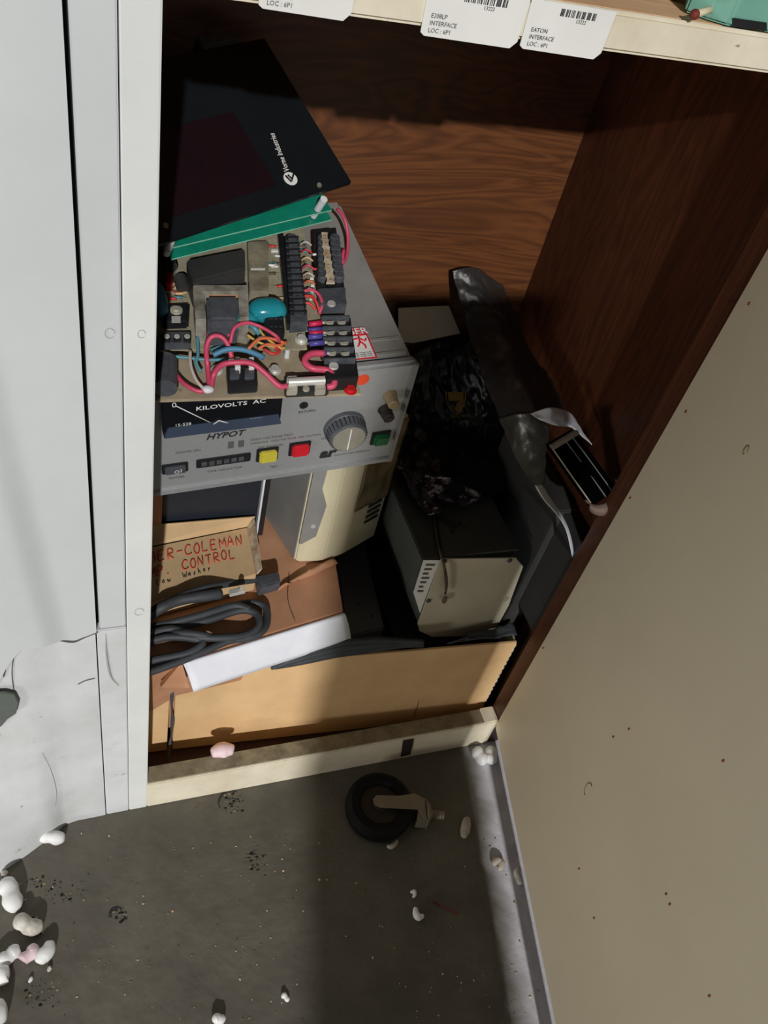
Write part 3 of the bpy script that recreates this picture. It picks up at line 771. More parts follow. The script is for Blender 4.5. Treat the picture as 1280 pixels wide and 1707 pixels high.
# wires
def wire(pts, r, m, name='wire', lab=None):
    part(MB().tube([pw(a, b, h) for a, b, h in pts], r, m, 8), name, pcb, None, lab)
wire([(350, 650, .006), (346, 610, .012), (344, 580, .03), (352, 562, .04), (368, 561, .04), (380, 575, .034), (386, 596, .024)], .0028, pinkw)
wire([(352, 650, .006), (356, 625, .012), (370, 608, .026), (395, 604, .03), (420, 606, .028), (442, 622, .02), (465, 643, .012), (478, 643, .010)], .0030, pinkw)
wire([(349, 562, .03), (350, 548, .034), (362, 542, .04), (375, 546, .04), (383, 560, .034)], .0030, pinkw)
wire([(540, 589, .022), (518, 590, .024), (508, 602, .022), (520, 614, .020), (545, 617, .018), (556, 628, .016), (556, 642, .012), (545, 645, .010)], .0038, pinkw)
wire([(384, 572, .036), (390, 548, .046), (410, 538, .048), (435, 545, .044), (460, 560, .04), (466, 570, .03)], .0020, pinkw)
wire([(284, 612, .010), (305, 638, .010), (330, 652, .008), (345, 650, .008)], .0024, pinkw)
wire([(317, 584, .022), (318, 610, .018), (328, 635, .012), (342, 650, .008)], .0018, whitew)
wire([(329, 560, .028), (330, 590, .022), (327, 605, .018), (335, 620, .014)], .0018, tealw)
wire([(355, 592, .030), (380, 582, .034), (410, 584, .032), (440, 596, .024)], .0030, bluew)
wire([(262, 592, .018), (300, 595, .018), (350, 600, .016), (380, 598, .016)], .0018, tealw)
wire([(352, 585, .022), (365, 580, .022), (385, 578, .022)], .0026, tealw)
wire([(408, 535, .036), (422, 545, .040), (432, 556, .034)], .0030, tealw)
wire([(412, 558, .034), (430, 570, .032), (455, 578, .028), (475, 580, .024)], .0014, yelw)
wire([(414, 582, .034), (430, 566, .038), (450, 564, .036), (475, 572, .028)], .0018, orangew)
wire([(430, 582, .030), (445, 574, .032), (465, 576, .028), (478, 570, .026)], .0016, orangew)
wire([(440, 582, .028), (455, 590, .026), (466, 584, .026), (448, 574, .028)], .0018, redw)
wire([(432, 548, .038), (440, 560, .036), (455, 572, .030), (470, 582, .026)], .0013, yelw)
wire([(505, 486, .030), (520, 483, .034), (532, 492, .032), (537, 508, .028), (532, 522, .022)], .0018, pinkw)
wire([(505, 494, .028), (518, 494, .030), (528, 505, .028), (534, 524, .020)], .0018, redw)
wire([(506, 505, .026), (516, 506, .026), (526, 516, .022)], .0016, redw)
for k in range(7):
    xx = 500 + k * 1.2; yy = 408 + k * 13
    wire([(xx, yy, .026), (xx + 9, yy - 5, .034), (xx + 19, yy + 1, .03)], .0012, [whitew, redw, cardl, pinkw, whitew, orangew, whitew][k])
part(MB().ball(pw(346, 649, .008), .0058, nylon, (1.2, .9, .7)), 'cable_tie', pcb)
# loose pink lead at the right of the display
part(MB().tube([HF.w(HF.at(562, 348, HH + .035)), HF.w(HF.at(574, 365, HH + .03)), HF.w(HF.at(580, 395, HH + .015)), HF.w(HF.at(578, 425, HH + .006)), HF.w(HF.at(570, 440, HH + .008)), HF.w(HF.at(573, 415, HH + .014))], .0022, pinkw, 8), 'loose_lead', pcb)

# ------------------------------------------------------------------ display module with smoked front
DF = Frame((-.007, .142, .90), 28.2, 28.6, -7.1); DW, DD = .279, .192
disp = thing('display_module', 'black and dark red display panel with green boards leaning on the circuit board', 'display', DF.M())
da = lambda px, py, h=0: DF.at(px, py, h)
ps = MB().box((-.012, 0, .0), (DW, DD, .006), smoke, .0008, DF); part(ps, 'smoked_panel', disp)
q0, q1 = da(495, 330, .0065), da(438, 205, .0065)
part(MB().box((-.002, .022, .0061), (da(470, 322, .0065).x, .115, .0064), smoker, 0, DF), 'display_window', disp, label='dark red display window')
for (lv, ym, nm) in ((-.022, 0, 'a'), (-.036, 0, 'b')):
    c0 = da(286, 413 if nm == 'a' else 432, lv); c1 = da(553, 350 if nm == 'a' else 366, lv)
    yy = min(c0.y, c1.y)
    g = MB().hexa([DF.w(c0.x, c0.y, lv), DF.w(c1.x, c1.y, lv), DF.w(c1.x, c1.y + .13, lv), DF.w(c0.x, c0.y + .13, lv)],
                  [DF.w(c0.x, c0.y, lv - .0018), DF.w(c1.x, c1.y, lv - .0018), DF.w(c1.x, c1.y + .13, lv - .0018), DF.w(c0.x, c0.y + .13, lv - .0018)], greenb)
    gb = part(g, 'green_board', disp)
    e = MB().hexa([DF.w(c0.x, c0.y - .0004, lv), DF.w(c1.x, c1.y - .0004, lv), DF.w(c1.x, c1.y, lv + .0001), DF.w(c0.x, c0.y, lv + .0001)],
                  [DF.w(c0.x, c0.y - .0004, lv - .0018), DF.w(c1.x, c1.y - .0004, lv - .0018), DF.w(c1.x, c1.y, lv - .0018), DF.w(c0.x, c0.y, lv - .0018)], greene)
    part(e, 'board_edge', disp, gb)
for (px, py) in ((285, 402), (535, 340)):
    q = da(px, py, -.010)
    part(MB().cyl(DF.w(q.x, q.y, -.0005), DF.w(q.x, q.y, -.0205), .0042, nylon, 14).cyl(DF.w(q.x, q.y, -.024), DF.w(q.x, q.y, -.034), .0038, nylon, 14), 'standoff', disp)
for (px, py) in ((276, 376), (532, 309)):
    q = da(px, py, .006); part(MB().lathe(DF.w(q.x, q.y, .006), DF.R.col[2], [(0, .003), (.0015, .0026)], steel, 12), 'panel_screw', disp)
dl = MB()
t0 = DF.w(da(482, 286, .0066)); t1 = DF.w(da(455, 219, .0066)); xd = (t1 - t0).normalized(); yd = DF.R.col[2].cross(xd)
L_ = (t1 - t0).length
dl.text('Vorne Industries', t0, xd, yd, L_ / 5.4, white, bold=.012, sx=.76)
lc = DF.w(da(484, 298, .0066)); 
part(dl, 'printed_lettering', disp)
lg = MB().lathe(lc, DF.R.col[2], [(0, .0080), (.0004, .0080)], white, 24)
for a, b in (((-.6, .5), (-.1, -.5)), ((-.1, -.5), (.7, .6)), ((-.2, .55), (.1, .0))):
    lg.tube([lc + yd * (a[0] * .0080) * -1 + xd * (a[1] * .0080) + DF.R.col[2] * .0005, lc + yd * (b[0] * .0080) * -1 + xd * (b[1] * .0080) + DF.R.col[2] * .0005], .0011, smoke, 6, sub=1)
part(lg, 'round_logo', disp)
q = da(365, 74, .0)
part(MB().box((q.x - .028, DD + .0005, -.012), (q.x + .022, DD + .016, .010), blackd, .002, DF), 'connector', disp)

# ------------------------------------------------------------------ things under the tester
# beige upright instrument
zb = .335
P_ = lambda px, py: Z(px, py, zb)
a, b, c, d = P_(438, 851), P_(491, 934), P_(553, 932), P_(624, 893)
back = V((.37, .40, zb)); bl = V((a.x, a.y + .01, zb))
H_ = V((0, 0, .262))
bg = thing('instrument_case', 'beige and grey upright instrument case supporting the grey tester', 'instrument', ((b + c) / 2))
b2 = b + (c - b) * .12; mid = c + (d - c) * .18 + (c - b) * .05
poly = [bl, b, b + (c - b) * .10 + V((0, -.004, 0)), b + (c - b) * .75 + V((0, -.004, 0)), mid, d, V((d.x - .03, .40, zb)), V((bl.x, .40, zb))]
part(MB().hexa([p + H_ for p in poly], [V(p) for p in poly], beige, .002), 'case_body', bg)
sd = (a - b).normalized(); sn = V((sd.y, -sd.x, 0)); sn = sn if sn.x < 0 else -sn
def side(t, z, o=.0016): return b + sd * t + sn * o + V((0, 0, z))
pl = [side(-.001, .006), side(.115, .006), side(.115, .258), side(-.020, .258), side(-.020, .175), side(-.004, .14), side(-.014, .085), side(-.010, .055)]
fdir = (c - b).normalized()
cp_ = MB(); pl = [side(.0, .004), side(.115, .004), side(.115, .258), side(.0, .258)]
cp_.prism(pl, tuple(sn * .0015), greym)
fr0 = b + V((0, -.0056, 0))
q = [(-.0, .258), (.022, .258), (.018, .165), (.030, .13), (.024, .062), (.004, .045), (-.0, .045)]
cp_.prism([fr0 + fdir * x_ + V((0, 0, z_)) for x_, z_ in q], (0, .0012, 0), greym)
sp = part(cp_, 'side_cover', bg, label='grey side cover with notched front tab')
part(MB().lathe(fr0 + fdir * .016 + V((0, -.0001, .085)), (0, -1, 0), [(0, .004), (.001, .0036)], chrome, 14), 'cover_screw', bg, sp)
e1 = (d - mid).normalized(); en = V((e1.y, -e1.x, 0))
vt = MB()
for k in range(4):
    o = mid + e1 * .035 + en * .0016 + V((0, 0, .055 + k * .012)); vt.prism([o, o + e1 * .03, o + e1 * .03 + V((0, 0, .005)), o + V((0, 0, .005))], tuple(en * .001), blackp).cut()
parts(vt, 'vent_slot', bg)
wp = MB()
def wrapf(u, v): 
    p = mid.lerp(d, .02 + u * .96) + en * (.003 + .003 * noise.noise(V((u * 4, v * 5, 2)))) + V((0, 0, .10 + v * .16)); return p
wp.grid(wrapf, 16, 16, mat('yellowed_film', (140, 124, 92), .25, col2=(104, 92, 66), scale=18, coat=.4), True, .0008)
part(wp, 'plastic_wrap', bg, label='yellowed plastic wrap')

# navy metal box below the tester
zc = .337
q0 = Y(265, 874, .265); q1 = Y(432, 862, .265)
nb = thing('metal_box', 'dark navy metal box beneath the tester behind the small carton', 'box', ((q0.x + q1.x) / 2, .3, zc))
part(MB().box((-.06, .265, zc), (q1.x - .004, .40, .585), dark, .001), 'box_body', nb)
part(MB().box((q1.x - .0035, .258, zc), (q1.x - .0005, .40, .588), nylon, .0005), 'edge_sheet', nb, label='thin pale sheet along its right side')
part(MB().box((q1.x + .0, .262, zc), (q1.x + .009, .40, .585), blackp, .0005), 'side_flange', nb)
part(MB().box((-.06, .255, zc), (Y(270, 850, .255).x, .264, .57), cardd, .0005), 'card_strip', nb)

# brown carton with a white foam front edge
zt = .333
cdn = thing('brown_carton', 'open brown carton with a white lined front flap under the black cord', 'carton', (.13, .22, .025))
c1 = Z(303, 1100, zt); c2 = Z(572, 1018, zt); c3 = Z(562, 938, zt)
poly = [V((-.03, c1.y - (c2.y - c1.y) * .3, zt)), c1, c2, c3 + V((.0, .02, 0)), V((c3.x, .415, zt)), V((-.03, .415, zt))]
ct = MB().hexa(poly, [V((p.x, max(p.y, .118), .03)) for p in poly], cardd, .001)
part(ct, 'carton_body', cdn)
w0, w1, w2, w3 = Z(303, 1101, zt - .002), Z(572, 1019, zt - .002), Z(582, 1061, .275), Z(320, 1147, .275)
def wf(u, v):
    p = (w0.lerp(w1, u)).lerp(w3.lerp(w2, u), v); return p + V((0, -.002, .004 * math.sin(math.pi * v)))
part(MB().grid(wf, 24, 8, foam, True, .006), 'foam_flap', cdn, label='white foam lined front flap')
tf = MB().hexa([Z(303, 1104, zt - .003), Z(316, 1147, .277), Z(268, 1146, .285)], [Z(303, 1104, zt - .003) + V((0, .01, -.004)), Z(316, 1147, .277) + V((0, .01, -.004)), Z(268, 1146, .285) + V((0, .01, -.004))], cardd)
part(tf, 'corner_flap', cdn)
cl = MB()
def crease(u, v):
    p = Z(462, 985, zt + .001).lerp(Z(548, 940, zt + .001), u).lerp(Z(500, 965, zt + .001).lerp(Z(562, 938, zt + .001), u), v)
    return p + V((0, 0, .008 * math.sin(math.pi * v) + .004 * noise.noise(V((u * 4, v * 3, 1)))))
part(MB().grid(crease, 14, 10, cardd, True, .003), 'crumpled_edge', cdn)
part(MB().tube([Z(482, 955, zt + .0015), Z(480, 1000, zt + .0015), Z(492, 1035, zt + .0015)], .0006, brownw, 5), 'fold_line', cdn)

# small carton with handwriting
zs = .372
k0, k1, k2, k3 = Z(252, 912, zs), Z(412, 879, zs), Z(427, 957, zs), Z(250, 1004, zs)
sb = thing('lettered_carton', 'small pale carton with red handwriting lying on the brown carton', 'carton', ((k0 + k2) / 2 - V((0, 0, zs - zt))))
top = [k3, k2, k1, k0]
k0 = k0 + (k0 - k1) * .12; k3 = k3 + (k3 - k2) * .12; top = [k3, k2, k1, k0]
sbody = part(MB().hexa(top, [p - V((0, 0, zs - zt - .001)) for p in top], cardl, .0008), 'carton_body', sb)
fl = MB(); fl.hexa([Y(255, 876, k1.y + .004), Y(425, 862, k1.y + .004), k1 + V((0.006, .002, .0)), k0 + V((0, .002, 0))],
                    [Y(255, 876, k1.y + .004) + V((0, .002, 0)), Y(425, 862, k1.y + .004) + V((0, .002, 0)), k1 + V((0.006, .004, .0)), k0 + V((0, .004, 0))], cardl)
part(fl, 'back_flap', sb)
sf = MB(); sf.hexa([k1, k2, k2 + V((.006, 0, .012)), k1 + V((.008, 0, .018))], [p + V((.002, 0, -.001)) for p in (k1, k2, k2 + V((.006, 0, .012)), k1 + V((.008, 0, .018)))], cardedge)
part(sf, 'side_flap', sb)
STR = {
 'B': [[(0, 0), (.1, 1), (.6, .95), (.6, .6), (.1, .52), (.65, .45), (.6, .05), (0, 0)]], 'E': [[(.65, .95), (.1, 1), (0, 0), (.6, 0)], [(.05, .52), (.5, .52)]],
 'R': [[(0, 0), (.1, 1), (.6, .95), (.6, .58), (.1, .5), (.65, 0)]], '-': [[(.1, .5), (.7, .52)]], 'C': [[(.75, .85), (.4, 1), (.05, .6), (.1, .1), (.45, 0), (.75, .15)]],
 'O': [[(.35, 1), (.05, .6), (.15, .05), (.5, .02), (.7, .5), (.6, .95), (.35, 1)]], 'L': [[(.12, 1), (0, 0), (.55, .02)]], 'M': [[(0, 0), (.12, 1), (.4, .35), (.75, 1), (.8, 0)]],
 'A': [[(0, 0), (.4, 1), (.7, 0)], [(.15, .35), (.6, .35)]], 'N': [[(0, 0), (.1, 1), (.6, 0), (.7, 1)]], 'P': [[(0, 0), (.1, 1), (.6, .9), (.55, .5), (.05, .45)]],
 '.': [[(.1, .0), (.2, .05)]], 'T': [[(0, .95), (.75, 1)], [(.4, 1), (.3, 0)]], 'I': [[(.1, 0), (.2, 1)]],
 'l': [[(.1, 1.0), (.0, 0), (.25, .03)]], 'o': [[(.3, .5), (.05, .3), (.15, 0), (.4, .1), (.35, .5)]], 'w': [[(.0, .5), (.1, 0), (.3, .4), (.4, 0), (.6, .5)]],
 'W': [[(0, .9), (.15, 0), (.4, .6), (.55, 0), (.85, .95)]], 'a': [[(.45, .45), (.1, .4), (.1, .05), (.35, .1), (.45, .45), (.5, 0)]], 's': [[(.4, .5), (.15, .35), (.35, .15), (.05, 0)]],
 'h': [[(.1, 1), (.05, 0)], [(.05, .3), (.3, .5), (.35, 0)]], 'e': [[(.05, .25), (.4, .35), (.2, .5), (.05, .2), (.4, 0)]], 'r': [[(.05, .5), (.05, 0)], [(.05, .3), (.35, .5)]], ' ': []}
def hand(b, txt, p0, p1, h, m, r, z=zs + .0006, slant=.25):
    a = Z(*p0, z); e = Z(*p1, z); xd = (e - a); n = len(txt); st_ = xd.length / n; xd.normalize(); yd = V((-xd.y, xd.x, 0))
    for i, ch in enumerate(txt):
        for s_ in STR.get(ch, []):
            jy = .06 * math.sin(i * 2.3)
            b.tube([a + xd * (st_ * (i + u * .95 + slant * v)) + yd * (h * (v + jy)) for u, v in s_], r, m, 5, sub=2)
hn = MB()
hand(hn, 'BER-COLEMAN', (250, 938), (408, 906), .019, redink, .0010)
hand(hn, 'MP. CONTROL', (250, 963), (396, 929), .017, redink, .0010)
part(hn, 'red_handwriting', sb, label='red marker handwriting')
hn = MB(); hand(hn, 'low  Washer', (262, 975), (356, 949), .010, inkd, .0006)
part(hn, 'black_handwriting', sb, label='thin black handwriting')

# black power cord coiled on the brown carton
cord = thing('coiled_cable', 'coiled black power cord with silver plug on the brown carton', 'cord', Z(340, 1030, zt + .002))
G = lambda x, y, h=.008: Z(240 + x * .375, 840 + y * .375, zt + h)
cr = MB(); R0 = .0056
def cc(pts, r=R0): cr.tube([G(*p) for p in pts], r, rubber, 10)
cc([(-10, 540), (40, 480, .046), (130, 425, .049), (260, 378, .051), (400, 350, .034), (500, 335, .022), (540, 330, .018)])
cc([(-10, 530), (60, 470, .048), (150, 430, .050), (260, 410, .052), (340, 400, .046)], .008)
cc([(-10, 575), (100, 545), (220, 515), (350, 465), (470, 440), (535, 455), (548, 500), (535, 555), (480, 590), (350, 615), (180, 690), (40, 735), (-10, 750)])
cc([(-10, 600), (120, 560, .012), (300, 512, .014), (430, 472, .016), (500, 490, .016), (510, 540, .014), (460, 580, .012), (350, 595, .018), (230, 590, .02), (120, 555, .02), (-10, 590, .02)])
cc([(-10, 635, .008), (60, 600, .01), (140, 575, .02), (240, 580, .024), (330, 600, .014), (400, 595, .012), (300, 640, .010), (160, 700, .010), (-10, 760, .010)])
cc([(-10, 620, .018), (120, 590, .02), (260, 610, .016), (200, 660, .014), (60, 690, .012), (-10, 705, .012)])
cc([(-10, 555, .012), (120, 528, .018), (260, 492, .02), (400, 452, .02), (470, 470, .018)])
part(cr, 'cord', cord)
pb = MB().hexa([G(500, 318, .028), G(600, 300, .028), G(608, 345, .028), G(510, 372, .028)], [G(500, 318, .028) - V((0, 0, .022)), G(600, 300, .028) - V((0, 0, .022)), G(608, 345, .028) - V((0, 0, .022)), G(510, 372, .028) - V((0, 0, .022))], blackd, .002)
part(pb, 'connector_body', cord)
pg = MB().hexa([G(376, 380, .052), G(445, 362, .052), G(452, 388, .052), G(382, 404, .052)], [G(376, 380, .052) - V((0, 0, .006)), G(445, 362, .052) - V((0, 0, .006)), G(452, 388, .052) - V((0, 0, .006)), G(382, 404, .052) - V((0, 0, .006))], chrome, .0008)
pg.cyl(G(432, 378, .0525), G(436, 376, .058), .004, alu, 10)
part(pg, 'metal_plug_pin', cord)

# large front carton (tray) behind the rail
ez = .02
f0 = Z(286, 1240, .075); 
fa = V((.050, .082, ez)); fb_ = V((.606, .046, ez)); hh = .236
tray = thing('long_carton', 'long tan cardboard carton standing behind the cabinet rail', 'carton', (fa + fb_) / 2)
tk = .004; dv_ = (fb_ - fa).normalized(); dn_ = V((-dv_.y, dv_.x, 0))
def slab(b, a, e, z0, z1, m, t=tk, bev=.0006):
    d_ = (e - a).normalized(); n_ = V((-d_.y, d_.x, 0)) * t
    return b.hexa([V((p.x, p.y, z1)) for p in (a, e, e + n_, a + n_)], [V((p.x, p.y, z0)) for p in (a, e, e + n_, a + n_)], m, bev)
part(slab(MB(), fa, fb_, ez + .001, ez + hh, card), 'front_wall', tray)
eb = fb_ + V((-.005, .03, 0))
part(slab(MB(), fb_ + dn_ * .004, fb_ + dn_ * .045 + V((.004, 0, 0)), ez + .001, ez + hh - .002, cardedge, .003), 'end_wall', tray)
part(slab(MB(), fa + dn_ * .005, fa + dn_ * .0202, ez + .001, ez + hh - .01, cardd, .003), 'end_wall', tray)
part(MB().prism([V((.052, .088, ez + .0005)), V((.60, .055, ez + .0005)), V((.605, .09, ez + .0005)), V((.06, .11, ez + .0005))], (0, 0, .003), cardd), 'bottom_panel', tray)
tg = MB()
for k in range(13):
    t = .5 + random.uniform(-.4, .5)
for k in range(16):
    z_ = ez + .02 + k * .0135; o = fb_ + V((.001, .002, 0)); w_ = random.uniform(.001, .004)
    tg.ball(V((o.x, o.y, z_)), .0035, cardedge, (.8, .5, 1.5 + random.random()))
part(tg, 'torn_edge', tray, label='torn pale right edge')
part(MB().tube([V(Y(735, 1085, .056)), V(Y(705, 1150, .056)), V(Y(690, 1195, .053))], .0006, brownw, 5), 'crease', tray)
lc_ = MB(); slab(lc_, V((-.03, .086, ez)), V((.041, .083, ez)), ez, ez + .225, card, .028)
single(lc_, 'cardboard_piece', 'brown cardboard piece at the far left beside the long tan carton', 'cardboard', (.005, .1, ez))
gs = MB().tube([Y(287, 1152, .078), Y(286, 1180, .078), Y(288, 1205, .078), Y(284, 1235, .078), Y(279, 1270, .06)], lambda t: .0022 + .001 * math.sin(t * 17), blackd, 6)
single(gs, 'black_strap', 'frayed black strap hanging in the gap between cardboard pieces', 'strap', Y(284, 1250, .078))

# dark boxes deeper in the cabinet
zg = .24
g0, g1, g2, g3 = Z(556, 905, zg), Z(607, 903, zg), Z(641, 1046, zg), Z(578, 1064, zg)
gp = thing('adapter_box', 'flat charcoal metal box wedged right of the white foam flap', 'box', ((g0 + g2) / 2 - V((0, 0, zg - .025))))
g0.y = min(g0.y, .40); g1.y = min(g1.y, .40)
part(MB().hexa([g3, g2, g1, g0], [V((p.x, p.y, .026)) for p in (g3, g2, g1, g0)], charc, .003), 'box_body', gp)
sc = MB()
for q in ((598, 1008), (621, 1026), (598, 920)): sc.lathe(Z(*q, zg + .0002), (0, 0, 1), [(0, .0028), (.0012, .0024)], blackd, 10).cut()
parts(sc, 'box_screw', gp)
hbx = MB().box((.418, .092, .026), (.585, .398, .215), darkg, .002)
single(hbx, 'dark_box', 'dark grey metal box underneath the steel plated case', 'box', (.5, .25, .026))

# steel-plated case
def S_(px, py, y=.092): return Y(px, py, y)
tl, trr = S_(733, 931), S_(862, 929)
brr, bll = S_(800, 1060), S_(697, 1050)
ztop = (tl.z + trr.z) / 2; x0 = (tl.x + bll.x) / 2; x1 = trr.x; zb_ = .222
case = thing('power_supply', 'grey metal case with bare steel end plate and rivets', 'power supply', ((x0 + x1) / 2, .2, zb_))
xL = Z(705, 932, ztop).x
fpoly = [S_(704, 932, .0945), S_(861, 930, .0945), S_(871, 945, .0945), S_(827, 1046, .0945), S_(806, 1060, .0945), S_(722, 1062, .0945), S_(697, 1040, .0945), S_(687, 988, .0945)]
part(MB().prism(fpoly, (0, .305, 0), greenish, .002), 'case_body', case)
ply = [S_(735, 932, .0915), S_(860, 930, .0915), S_(872, 945, .0915), S_(848, 1010, .0915), S_(828, 1046, .0915), S_(806, 1060, .0915), S_(720, 1062, .0915), S_(699, 1052, .0915), S_(696, 1040, .0915)]
def clampx(p): return p
plate = part(MB().prism(ply, (0, .002, 0), galv, .0006), 'end_plate', case, label='bare steel end plate with clipped corners')
rv = MB()
for q in ((741, 935), (849, 934), (714, 1001), (843, 998)): rv.lathe(S_(*q, .0912), (0, -1, 0), [(0, .0042), (.002, .0036), (.003, .002)], blackd if q != (843, 998) else alu, 12).cut()
parts(rv, 'rivet', case, plate)
lb = MB().prism([S_(706, 934, .0935), S_(733, 934, .0935), S_(700, 1022, .0935), S_(689, 988, .0935)], (0, .0006, 0), paper)
for k in range(7):
    t0_, t1_ = (k + .6) / 8.5, (k + 1) / 8.5
    lp = lambda u, t: S_(706 + (689 - 706) * t + (27 - 13 * t) * u, 936 + 62 * t, .0928)
    lb.prism([lp(.2, t0_), lp(.8 - .1 * (k % 3), t0_), lp(.8 - .1 * (k % 3), t1_), lp(.2, t1_)], (0, .0003, 0), ink)
part(lb, 'side_label', case, label='worn white printed label on its left side')
ld = MB().box((xL - .002, .098, ztop), (x1 + .002, .40, ztop + .003), greenish, .001)
for q in ((705, 893), (784, 922)): ld.lathe(Z(*q, ztop + .0032), (0, 0, 1), [(0, .004), (.001, .003)], blackd, 10)
part(ld, 'lid', case)
zl = ztop + .006
hw_ = MB()
hw_.tube([Z(724, 862, zl), Z(728, 900, zl), S_(738, 935, .088), S_(742, 960, .083), S_(743, 985, .083)], lambda t: .0022, brownw, 8)
hw_.tube([Z(727, 858, zl), Z(732, 896, zl), S_(740, 940, .086), S_(745, 970, .083), S_(742, 990, .083)], .0018, blackp, 8)
hw_.ball(S_(741, 1000, .085), .004, brownw, (1, 1, 2.2))
part(hw_, 'wire_lead', case)
hw_ = MB()
for e in ((762, 880), (770, 872), (778, 877), (757, 890)): hw_.tube([Z(725, 862, zl), Z(745, 868, zl + .002), Z(*e, zl)], .0012, blackp, 6).cut()
parts(hw_, 'loose_wire', case)

# tall dark case at the right wall
q0 = X(935, 877, .585); 
jx, jy, jz = .600, .094, .525
tc_ = MB().box((jx, jy, .022), (.637, .29, jz), darkg, .0015)
tcc = thing('tall_case', 'tall dark grey metal case standing against the right cabinet wall', 'case', (.61, .2, .022))
part(tc_, 'case_body', tcc)
part(MB().box((jx + .0005, jy - .0012, .27), (.6365, jy, jz - .002), darkg, .0005), 'front_plate', tcc)
part(MB().box((.6135, .014, .30), (.6375, jy - .0015, jz - .004), charcd, .0012), 'side_flange', tcc)

# flat cable bundle lying on the carton edge
cbz = .262
cb = MB()
for k, dz in enumerate((0, .006, .010)):
    cb.tube([Z(452 + 8 * k, 1113 - 2 * k, cbz + dz * .3), Z(500, 1102 - 5 * k, cbz + dz), Z(560, 1088 - 7 * k, cbz + dz), Z(620, 1080 - 6 * k, cbz + dz), Z(670, 1076 - 4 * k, cbz + dz), Z(706, 1076 - 3 * k, cbz + dz)], lambda t: .0035 + .005 * math.sin(math.pi * min(1, t * 1.15)) , rubber, 8)
single(cb, 'cable_bundle', 'black flat cable bundle resting along the top edge of the long tan carton', 'cable', Z(600, 1083, cbz))
fm = MB()
def fw(u, v):
    p = Z(745, 1072, .258).lerp(Z(862, 1058, .258), u).lerp(Z(790, 1058, .262).lerp(Z(855, 1038, .262), u), v); return p + V((0, 0, .004 * noise.noise(V((u * 5, v * 5, 3)))))
fm.grid(fw, 16, 6, rubber, True, .004); single(fm, 'rubber_mat', 'black rubber scrap below the steel plated case beside the carton corner', 'rubber scrap', Z(800, 1060, .258))

# ------------------------------------------------------------------ bags and their contents
def cr1(P, t):
    n = len(P) - 1; x = min(max(t, 0), .99999) * n; i = int(x); t = x - i
    p0 = P[max(i - 1, 0)]; p1 = P[i]; p2 = P[i + 1]; p3 = P[min(i + 2, n)]
    return .5 * ((2 * p1) + (p2 - p0) * t + (2 * p0 - 5 * p1 + 4 * p2 - p3) * t * t + (3 * p1 - p0 - 3 * p2 + p3) * t ** 3)
def sheet(rows, nu, nv, m, amp=.004, fr=6, th=.0012, seed=0, fold=0):
    def fn(u, v):
        p = cr1([cr1(r, u) for r in rows], v)
        q = p * (fr * 3.2) + V((seed, seed * 2.3, 0)); n1 = noise.noise(q); n2 = abs(noise.noise(q * 1.9 + V((3, 1, 5)))); n3 = abs(noise.noise(q * 4.5))
        return p + V((.3 * amp * n1, -amp * (n1 + 1.1 * n2 + .4 * n3), amp * (n1 + 1.2 * n2 + .4 * n3)))
    return MB().grid(fn, nu, nv, m, True, th)
zk = ztop + .010
rows = [[Y(690, 590, .405), Y(730, 570, .410), Y(795, 560, .412)],
        [Y(688, 650, .37), Y(750, 650, .37), Y(835, 655, .37)],
        [Y(676, 715, .33), Y(760, 720, .33), Y(852, 730, .31)],
        [Z(664, 785, zk + .012), Z(755, 788, zk + .016), Z(866, 790, zk + .006)],
        [Z(690, 835, zk), Z(770, 835, zk), Z(868, 806, zk)],
        [Z(712, 857, zk), Z(780, 840, zk), Z(866, 812, zk)]]
bag = thing('black_bag', 'glossy black plastic bag with gold emblem lying on the grey metal case', 'bag', Z(750, 780, zk))
part(sheet(rows, 60, 60, bagm, .0045, 7, .0014, 1), 'bag_film', bag)
tr_ = [[Z(662, 776, zk + .020), Z(700, 790, zk + .022), Z(760, 798, zk + .022)], [Z(680, 815, zk + .012), Z(720, 822, zk + .014), Z(785, 816, zk + .014)], [Z(710, 860, zk + .004), Z(750, 848, zk + .006), Z(812, 830, zk + .006)]]
crn = MB(); sh_ = sheet(tr_, 26, 26, mat('bag_corner_glints', (26, 27, 32), .14, .3, col2=(44, 46, 54), scale=20, bump=.8, bscale=40, spots=[(26, .52, .10)], spotcol=(225, 228, 242), stretch=(1, 2.5, 1)), .005, 8, .0008, 4)  # white glints on the film are painted in as pale spots
part(sh_, 'crinkled_corner', bag, label='crinkled bag corner with painted white glints')
ek = MB(); e0 = Y(758, 668, .335); 
def EK(px, py): return Y(px, py, .334)
ek.prism([EK(746, 655), EK(772, 655), EK(773, 672), EK(768, 668), EK(756, 668), EK(748, 668)], (0, .001, .001), gold)
ek.prism([EK(762, 672), EK(772, 668), EK(768, 686), EK(757, 684)], (0, .001, .001), gold)
ek.tube([EK(743, 652), EK(746, 674), EK(762, 690), EK(774, 672), EK(776, 652)], .0009, gold, 6)
ek.text('CAUTION', EK(753, 696), V((1, 0, 0)), V((0, .5, .85)), .0075, gold)
part(ek, 'gold_emblem', bag)

